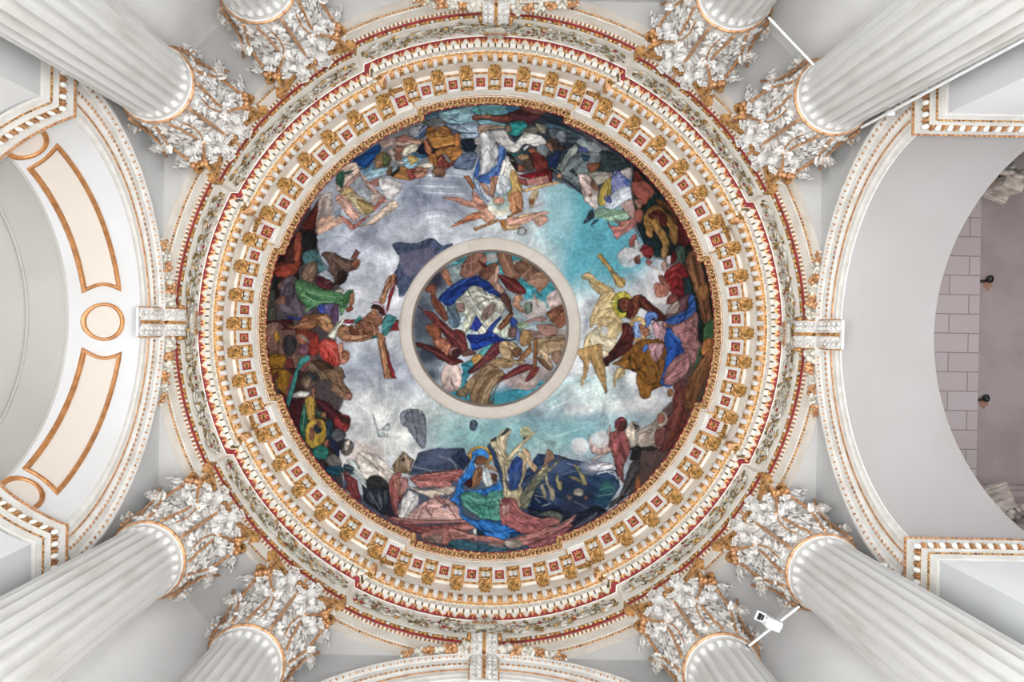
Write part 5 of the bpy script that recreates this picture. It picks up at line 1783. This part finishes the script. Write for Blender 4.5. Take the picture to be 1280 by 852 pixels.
def run_paint():
    ox, oy, sc = 0., 0., 1.
    for idx, ln in enumerate(PAINT.strip().split('\n')):
        w_ = ln.split()
        if w_[0] == '@': ox, oy, sc = map(float, w_[1:]); continue
        col = np.array([int(w_[1][i:i+2], 16)/255 for i in (0, 2, 4)]); v = list(map(float, w_[2:]))
        T = lambda a: (np.array(a).reshape(-1, 2)/sc+[ox-CW0, oy-CH0])*CSC
        if w_[0] in 'SPsp':
            p = T(v[:len(v)//2*2]); fill(smooth_poly(p) if w_[0] in 'Ss' else p, col, w_[0] in 'SP', idx, w_[0] == 's')
        elif w_[0] == 'L': stroke(open_spline(T(v[1:1+(len(v)-1)//2*2])), v[0]/sc*CSC*(1.35 if sc > 1 else 1), col)
        elif w_[0] == 'E':
            c = T(v[:2])[0]; r = np.array(v[2:4])/sc*CSC; t = np.linspace(0, 2*PI, 28, endpoint=False)
            fill(np.stack([c[0]+r[0]*np.cos(t), c[1]+r[1]*np.sin(t)], 1), col, sum(col) < 1.9, idx, sum(col) > 2.0)
        elif w_[0] == 'B':
            c = T(v[:2])[0]; r = np.array(v[2:4])/sc*CSC
            p = np.array([c-r*1.4, c+r*1.4]); x0, x1, y0, y1 = box_of(p, 2)
            if x1 <= x0 or y1 <= y0: continue
            Y, X = np.mgrid[y0:y1, x0:x1].astype(float); q = np.hypot((X-c[0])/r[0], (Y-c[1])/r[1])+N1[y0:y1, x0:x1]*.25
            al = (np.clip((1.3-q)/.9, 0, 1)*v[4])[..., None]; R_ = CAN[y0:y1, x0:x1]; CAN[y0:y1, x0:x1] = R_*(1-al)+col*al
    # cloud swirls in the pale sky
    lum = CAN.mean(2); sat = CAN.max(2)-CAN.min(2); sky = np.clip((lum-.52)/.12, 0, 1)*np.clip((.28-sat)/.12, 0, 1)
    wx = vnoise((CHN, CWN), 70, 21)*60; wy = vnoise((CHN, CWN), 70, 22)*60; Y, X = np.mgrid[0:CHN, 0:CWN]
    big = vnoise((CHN+80, CWN+80), 45, 23)+.5*vnoise((CHN+80, CWN+80), 20, 24)+.25*vnoise((CHN+80, CWN+80), 8, 25)
    cl = big[(Y+wy).astype(int).clip(0, CHN+79), (X+wx).astype(int).clip(0, CWN+79)]-.88
    np.multiply(CAN, 1+(.30*cl*sky)[..., None]*np.array([1.05, 1.0, .9]), out=CAN)
    # short brush marks that knit neighbouring colours together
    r = np.random.RandomState(77); fld = vnoise((CHN, CWN), 60, 41)*2*PI; src = CAN.copy(); skym = sky > .4
    cx, cy = (CX-CW0)*CSC, (CY-CH0)*CSC
    for _ in range(8000):
        x, y = r.randint(20, CWN-20), r.randint(20, CHN-20)
        if skym[y, x] and r.rand() > .22: continue
        if (x-cx)**2+(y-cy)**2 > (292*CSC)**2: continue
        th = fld[y, x]+r.normal(0, .5); L = r.uniform(3, 10); dx, dy = cos(th)*L, sin(th)*L
        jx, jy = int(np.clip(x+r.normal(0, 5), 0, CWN-1)), int(np.clip(y+r.normal(0, 5), 0, CHN-1))
        c = np.clip(src[jy, jx]*(r.uniform(.93, 1.07) if skym[y, x] else r.uniform(.66, 1.36)), 0, 1); wd = r.uniform(1.2, 2.6)
        x0, x1, y0, y1 = int(max(0, x-abs(dx)-4)), int(min(CWN, x+abs(dx)+5)), int(max(0, y-abs(dy)-4)), int(min(CHN, y+abs(dy)+5))
        Y, X = np.mgrid[y0:y1, x0:x1].astype(float); ds = seg_dist(X, Y, np.array([x-dx, y-dy]), np.array([x+dx, y+dy]))
        al = (np.clip((wd-ds)/1.3, 0, 1)*.42)[..., None]; CAN[y0:y1, x0:x1] = CAN[y0:y1, x0:x1]*(1-al)+c*al
    # brushed grain over everything
    g = vnoise((CHN, CWN), (4, 9), 7)+vnoise((CHN, CWN), (9, 4), 8)+.7*vnoise((CHN, CWN), 2.5, 9)+.9*vnoise((CHN, CWN), 40, 10)-1.8
    np.multiply(CAN, (1+.10*g)[..., None], out=CAN)
    gm = CAN.mean(2, keepdims=True); CAN[:] = gm+(CAN-gm)*.76; CAN[:] = .455+(CAN-.5)*1.14
    np.clip(CAN, 0, 1, out=CAN)
run_paint()
PGAIN = 1.0
def sample_canvas(px, py):
    x = np.clip((px-CW0)*CSC, 0, CWN-2); y = np.clip((py-CH0)*CSC, 0, CHN-2); xi = x.astype(int); yi = y.astype(int)
    fx = (x-xi)[:, None]; fy = (y-yi)[:, None]
    c = (CAN[yi, xi]*(1-fx)+CAN[yi, xi+1]*fx)*(1-fy)+(CAN[yi+1, xi]*(1-fx)+CAN[yi+1, xi+1]*fx)*fy
    l = np.where(c <= .04045, c/12.92, ((c+.055)/1.055)**2.4)
    return np.clip(l*PGAIN, 0, .95)
# ------------------------------------------------------------------ impost mouldings on the four pier corners of the side arches
def impost(k, sy, label):
    root = tag(empty('impost_cornice'), label, 'cornice', 'impost cornices of the side arches', 'thing')
    Z0, H, PM = 7.81, .49, .11
    def pt(s, p, z):                          # s<0: along the wall face, s>0: along the jamb
        if k == 2:                            # the left pair follows the curve of the niche
            NC = niche_n(.195); R1 = sqrt(AI*AI+(C-NC)**2)-p; th = math.acos((C-p-NC)/R1)
            if s <= 0: x, y = C-p, R1*sin(th)-s
            else: x, y = NC+R1*cos(th-s/R1), R1*sin(th-s/R1)
        elif s <= 0: x, y = C-p, AI-p-s
        else: x, y = C-p+s, AI-p
        return Vector(armp((x, sy*y, z), k))
    prof = [(0, 0), (.03, .02), (.06, .06), (.10, .07), (.12, .12), (.25, .22), (.27, .27), (.33, .33), (.34, .36), (.50, .48), (.52, .50), (.70, .68), (.72, .71), (.90, .88), (.92, .91), (1.0, 1.0), (1.0, 1.02), (.0, 1.03)]
    ms = [0]*7; ms = [0, 0, 0, 0, 0, 0, 1, 0, 0, 0, 2, 0, 0, 0, 1, 0, 0]
    S = [-1.15, 0]+[1.35*i/12 for i in range(1, 13)]; V = []; Fc = []; mm = []; n = len(prof)
    for s in S:
        for a, b in prof: V.append(pt(s, PM*a, Z0+H*b))
    for i in range(len(S)-1):
        for j in range(n-1): Fc.append((i*n+j, (i+1)*n+j, (i+1)*n+j+1, i*n+j+1)); mm.append(ms[j])
    m = MB(); m.add(V, Fc, mm); m.build('moulding', ['stone', 'goldred', 'gold2'], root, 30)
    eg = MB(); bd = MB()
    for half in (-1, 1):
        L = 1.12 if half < 0 else 1.3
        def tn(s_):
            t_ = (pt(half*(abs(s_)+.02), 0, 8)-pt(half*(abs(s_)+.01), 0, 8)).normalized()
            if half < 0: return t_, Vector(armp((-1, 0, 0), k))
            if k != 2: return t_, Vector(armp((0, -sy, 0), k))
            n_ = (pt(abs(s_)+.01, .01, 8)-pt(abs(s_)+.01, 0, 8)); n_ = n_.normalized(); return t_, n_
        nE = int(L/.128)
        for i in range(nE+1):
            t, nrm = tn(.128*i); p = pt(half*(.0+.128*i), PM*.61, Z0+H*.59)
            if i or half < 0:
                eg.ell(p+nrm*.010, t*.033, (nrm*.5+Zu)*.042, (nrm-Zu*.3)*.030, 8, 6, 0)
            q = pt(half*(.064+.128*i), PM*.61, Z0+H*.59)
            eg.ell(q+nrm*.008, t*.012, (nrm*.4+Zu)*.046, nrm*.03, 6, 4, 1)
            for s in (-1, 1): eg.ell(q+t*s*.018+nrm*.004, t*.010+Zu*.01, (nrm*.4+Zu)*.04, nrm*.024, 6, 4, 1)
        for i in range(int(L/.055)): t, nrm = tn(.03+.055*i); bd.ell(pt(half*(.03+.055*i), PM*.96+.002, Z0+H*.955), t*.024, nrm*.014, Zu*.018, 6, 4, 0)
        for i in range(int(L/.042)): t, nrm = tn(.03+.042*i); bd.ell(pt(half*(.03+.042*i), PM*.30+.004, Z0+H*.30), t*(.012+.008*(i % 2)), nrm*.012, Zu*.014, 6, 4, 1)
    eg.build('egg_and_leaf_row', ['stone', 'goldred'], root); bd.build('bead_row', ['goldred', 'gold2'], root)
impost(0, -1, 'gilt edged impost cornice at the upper right pier corner of the right arch')
impost(0, 1, 'gilt edged impost cornice at the lower right pier corner of the right arch')
impost(2, 1, 'gilt edged impost cornice at the upper left pier corner, by the gold oval')
impost(2, -1, 'gilt edged impost cornice at the lower left pier corner of the panelled arch')

# ------------------------------------------------------------------ gilt panel frames on the left arch soffit
def on_soffit(px, py):                        # where a line of sight meets the left barrel soffit: (x, angle)
    a, b = unpix(px, py)
    lo, hi = ZS+.02, ZS+2.6
    for _ in range(50):
        z = (lo+hi)/2; d = math.hypot(b*z, z-ZS)
        if d < niche_r(-a*z, (z-ZS)/d): lo = z
        else: hi = z
    return a*z, math.atan2(z-ZS, b*z)
def sof(x, a, h=0.0):
    n = niche_n(sin(a)); r = niche_r(-x, sin(a)); e = 1-h/2.6; return Vector((-(n+(-x-n)*e), r*e*cos(a), ZS+r*e*sin(a)))
def gilt_frame(name, path, fill, label, group):
    root = tag(empty(name), label, 'frame', group)
    n = len(path); cx = sum(p[0] for p in path)/n; ca = sum(p[1] for p in path)/n
    mb = MB(); pr = [(-.027, 0), (-.024, .016), (-.012, .026), (-.008, .014), (.003, .014), (.008, .028), (.02, .024), (.024, 0)]
    P = []
    for i in range(n):
        p0, p1, p2 = path[i-1], path[i], path[(i+1) % n]
        def nr(u, v):
            dx, da = v[0]-u[0], (v[1]-u[1])*AI; l = math.hypot(dx, da) or 1; return (da/l, -dx/l)
        n1, n2 = nr(p0, p1), nr(p1, p2); bx, ba = n1[0]+n2[0], n1[1]+n2[1]; l = math.hypot(bx, ba) or 1; bx /= l; ba /= l
        kf = 1/max(.5, bx*n1[0]+ba*n1[1])
        P.append([sof(p1[0]+bx*o*kf, p1[1]+ba*o*kf/AI, h) for o, h in pr])
    mb.grid(P, 0, close_u=True); mb.build('gilt_moulding', ['bronze'], root, 50)
    fm = MB(); fm.add([sof(cx, ca, .004)]+[sof(p[0], p[1], .004) for p in path], [(0, 1+i, 1+(i+1) % n) for i in range(n)], 0)
    f = MB()
    K = 10; P = []
    if fill == 'strip':
        h = n//2
        A_ = path[:h]; B_ = path[h:][::-1]
        for i in range(h): P.append([sof(lerp(A_[i][0], B_[i][0], j/K), lerp(A_[i][1], B_[i][1], j/K), .004) for j in range(K+1)])
        f.grid(P, 0); f.build('cream_field', ['cream'], root, 50)
    else: fm.build('cream_field', ['cream'], root, 50)
def panel(c0, c1, c2, c3, bow):               # corners inner-crown, outer-crown, outer-far, inner-far
    q = [on_soffit(*c) for c in (c0, c1, c2, c3)]
    xi = (q[0][0]+q[3][0])/2; xo = (q[1][0]+q[2][0])/2; N = 28
    A_ = [(lerp(q[0][0], q[3][0], i/N), lerp(q[0][1], q[3][1], i/N)) for i in range(N+1)]
    B_ = [(lerp(q[1][0], q[2][0], i/N), lerp(q[1][1], q[2][1], i/N)) for i in range(N+1)]
    end1 = []; end2 = []
    for j in range(1, 8):
        t = j/8; s = sin(PI*t)*bow; s1 = s*.45
        end1.append((lerp(A_[-1][0], B_[-1][0], t), lerp(A_[-1][1], B_[-1][1], t)-s1*(1 if A_[-1][1] > A_[0][1] else -1)))
        end2.append((lerp(B_[0][0], A_[0][0], t), lerp(B_[0][1], A_[0][1], t)+s*(1 if A_[-1][1] > A_[0][1] else -1)))
    return A_, end1, B_, end2
for c, lab in ((((149, 361), (105, 363), (37, 210), (71, 182)), 'upper one of the two long gilt framed panels on the left arch soffit'),
               (((149, 443), (105, 438), (32, 586), (71, 615)), 'lower one of the two long gilt framed panels on the left arch soffit')):
    A_, e1, B_, e2 = panel(*c, .035)
    # strip ordering for the fill: side A with half the end curves, side B with the others
    path = e2[3:]+A_+e1[:4]+e1[4:]+B_[::-1]+e2[:3]
    m = len(path)
    gilt_frame('panel_frame', path[:m//2*2], 'strip', lab, 'long gilt panels of the left arch')
for (px, py), lab in (((129.5, 402), 'round gilt framed medallion at the crown of the left arch'), ((31, 176), 'gilt oval medallion beside the upper left impost cornice'), ((26, 619), 'gilt oval medallion beside the lower left impost cornice')):
    x, a = on_soffit(px, py)
    r = .23; rx = niche_r(-x, sin(a)); kx = rx/2.6
    gilt_frame('medallion_frame', [(x+r*kx*cos(2*PI*i/48), a+r*sin(2*PI*i/48)/rx) for i in range(48)], 'fan', lab, 'round gilt medallions of the left arch')

# ------------------------------------------------------------------ dome, oculus ring and the ceiling above it
DZ, DH, DR = 13.47, 3.15, 4.30
def dome_pt(s): return DR*cos(s), DZ+DH*sin(s)
def find_s(px):
    lo, hi = 0, PI/2-.01
    for _ in range(60):
        m = (lo+hi)/2; r, z = dome_pt(m)
        if r/z*F > px: lo = m
        else: hi = m
    return lo
s_top = find_s(112.5)
def fresco(name, rings, n, canvas_fn, label):
    mb = MB(); P = []
    for r, z in rings: P.append([(r*cos(2*PI*i/n), r*sin(2*PI*i/n), z) for i in range(n)])
    mb.grid(P, 0, close_v=True)
    me = mb.mesh(name, ['fresco'], 180)
    co = np.array(mb.v); col = canvas_fn(co)
    at = me.color_attributes.new('paint', 'FLOAT_COLOR', 'POINT')
    at.data.foreach_set('color', np.concatenate([col, np.ones((len(col), 1))], 1).astype(np.float32).ravel())
    o = obj(name, me, None, (0, 0, CZ)); tag(o, label, 'fresco', None, 'thing'); return o
def to_view(co):                              # azimuth and polar distance of each point of the vault, as painted
    x = co[:, 0]/co[:, 2]*F; y = co[:, 1]/co[:, 2]*F
    return CX+x*cos(ROLL)-y*sin(ROLL), CY+x*sin(ROLL)+y*cos(ROLL)
def paint_at(co):
    px, py = to_view(co); return sample_canvas(px, py)
NR = 200
fresco('dome_fresco', [dome_pt(lerp(.0, s_top, i/NR)) for i in range(NR+1)], 1100, paint_at, 'painted dome ceiling crowded with biblical figures under a clouded blue sky')
rt, zt_ = dome_pt(s_top)
ZI = zt_+.55
ri = 98/F*(zt_-.02)
mb = MB(); P = []
prof = [(rt+.03, zt_+.03), (rt+.01, zt_-.03), (rt-.02, zt_-.05), (rt-.06, zt_-.055), (ri+.05, zt_-.045), (ri+.01, zt_-.03), (ri, zt_), (ri+.02, zt_+.1), (ri+.02, ZI+.1)]
NO = 128
for r, z in prof: P.append([(r*cos(2*PI*i/NO), r*sin(2*PI*i/NO), z) for i in range(NO)])
mb.grid(P, 0, close_v=True)
o = mb.build('oculus_ring', ['ring'], None); o.location = (0, 0, CZ); tag(o, 'plain cream stone ring framing the small central painting', 'ring', None, 'thing')
jm = MB()
for i in range(16):                           # fine joints between the stones of the ring
    a = 2*PI*i/16+.12; jm.box(((ri+rt)/2*cos(a), (ri+rt)/2*sin(a), zt_-.054), (rt-ri)/2-.03, .004, .003, 0, Matrix.Rotation(a, 3, 'Z'))
j = jm.build('stone_joint', ['grey'], o)
R2 = ri+.25
fresco('oculus_fresco', [(R2*(1-i/90)+.0001, ZI+.45*(1-(1-i/90)**2)) for i in range(91)], 420, paint_at, 'small round painting inside the oculus ring, a figure in blue among brown angels')

# ------------------------------------------------------------------ small things
def ray(px, py, z): a, b = unpix(px, py); return Vector((a*z, b*z, z+CZ))
def rod(name, a, b, r, label, cat, m='whitemetal'):
    mb = MB(); a, b = Vector(a), Vector(b); mid = (a+b)/2
    mb.tube([a-mid, b-mid], r, 8, 0); d = (b-a).normalized()
    for e in (a-mid, b-mid): mb.tube([e-d*.01, e+d*.01], r*1.8, 8, 1)
    o = mb.build(name, [m, 'black'], None); o.location = mid; return tag(o, label, cat)
rod('tie_rod', ray(960, 21, 9.05), ray(1019, 83, 9.05), .015, 'thin white tie rod between the two upper right columns', 'rod')
rod('tie_rod', ray(935, 808, 9.05), ray(1000, 757, 9.05), .015, 'thin white tie rod carrying the spotlight between the lower right columns', 'rod')
def pipe(px, py, label):
    a = ray(px, py, 9.08); mb = MB(); L = 7.6
    mb.tube([(0, 0, 0), (0, 0, -L)], .018, 8, 0)
    for j in range(4): mb.box((.03, 0, -.6-j*2.2), .04, .026, .02, 1)
    o = mb.build('pipe', ['whitemetal', 'whitemetal'], None); o.location = a; return tag(o, label, 'pipe')
pipe(1077, 159, 'thin white pipe running up beside the upper right column next to the right arch')
pipe(1068, 687, 'thin white pipe running up beside the lower right column next to the right arch')
# floodlight on the lower rod
root = tag(empty('floodlight', tuple(ray(966, 779, 9.0))), 'small white floodlight with glass front between the two lower right columns', 'spotlight')
root.rotation_euler = (0, 0, math.radians(22))
b = MB(); b.box((0, 0, 0), .085, .06, .06, 0); b.box((0, .0, -.065), .07, .045, .008, 0); b.box((.1, .0, .02), .02, .025, .025, 0); b.build('housing', ['whitemetal'], root)
g = MB(); g.box((-.17, -.02, .0), .055, .055, .012, 0); g.build('reflector', ['whitemetal'], root)
g = MB(); g.box((-.185, -.02, -.016), .022, .04, .004, 0); g.box((-.145, -.02, -.016), .012, .035, .004, 0); g.build('lamp_glass', ['black'], root)
g = MB(); g.tube([(-.09, 0, 0), (-.13, -.01, .0)], .015, 8, 0); g.build('bracket', ['whitemetal'], root)
# two small dark fittings on the pink ceiling
for (px, py), lab in (((1235, 349), 'small black ceiling fitting with a rust stain, the upper of two on pink plaster'), ((1230, 497), 'small black ceiling fitting with a rust stain, the lower of two on pink plaster')):
    root = tag(empty('ceiling_fitting', tuple(ray(px, py, 12.04))), lab, 'fitting')
    b = MB(); P = []
    for r, z in ((.03, .02), (.05, -.02), (.052, -.08), (.04, -.09), (.036, -.06), (.0005, -.05)): P.append([(r*.8*cos(2*PI*i/20), r*1.15*sin(2*PI*i/20), z) for i in range(20)])
    b.grid(P, 0, close_v=True); b.build('lamp_cup', ['black'], root)
    b = MB(); b.tube([(-.03, .015, .0), (-.12, .02, .0)], .010, 6, 0); b.tube([(-.03, .04, .0), (-.12, .045, .0)], .010, 6, 0); b.build('bracket', ['black'], root)
    b = MB(); b.add([(.075*cos(2*PI*i/14)*(1+.25*sin(i*2.7)), .08+.085*sin(2*PI*i/14)*(1+.3*cos(i*1.9)), .015) for i in range(14)], [tuple(range(14))], 0); b.build('rust_stain', ['rust'], root)
# brown pier capitals glimpsed in the nave
pc = MB(); pl = MB()
pc.box((0, 0, .28), .30, .16, .05, 0); pc.box((0, 0, .2), .27, .14, .03, 0); pc.box((.06, .06, 0), .13, .07, .2, 0)
random.seed(8)
for j in range(54):
    p = (random.uniform(-.22, .25), random.uniform(-.16, -.02), random.uniform(-.30, .15)); r = random.uniform(.035, .07)
    pl.ell(p, (r, 0, random.uniform(-.03, .03)), (0, r*.7, 0), (random.uniform(-.04, .04), 0, r*1.2), 7, 5, random.choice([0, 1]))
me1, me2 = pc.mesh('pier_capital', ['weathered']), pl.mesh('leafwork', ['weathered', 'weathered_dark'])
for sg, py, lab in ((-1, 226, 'weathered pier capital half hidden behind the upper edge of the right arch'), (1, 630, 'weathered pier capital half hidden behind the lower edge of the right arch')):
    p = ray(1252, py, 10.2)
    root = tag(empty('pier_capital', tuple(p)), lab, 'capital', 'pier capitals in the nave')
    root.rotation_euler = (0, 0, math.radians(22 if sg < 0 else 158)); root.scale = (1, 1, 1)
    obj('abacus', me1, root); obj('leafwork', me2, root)
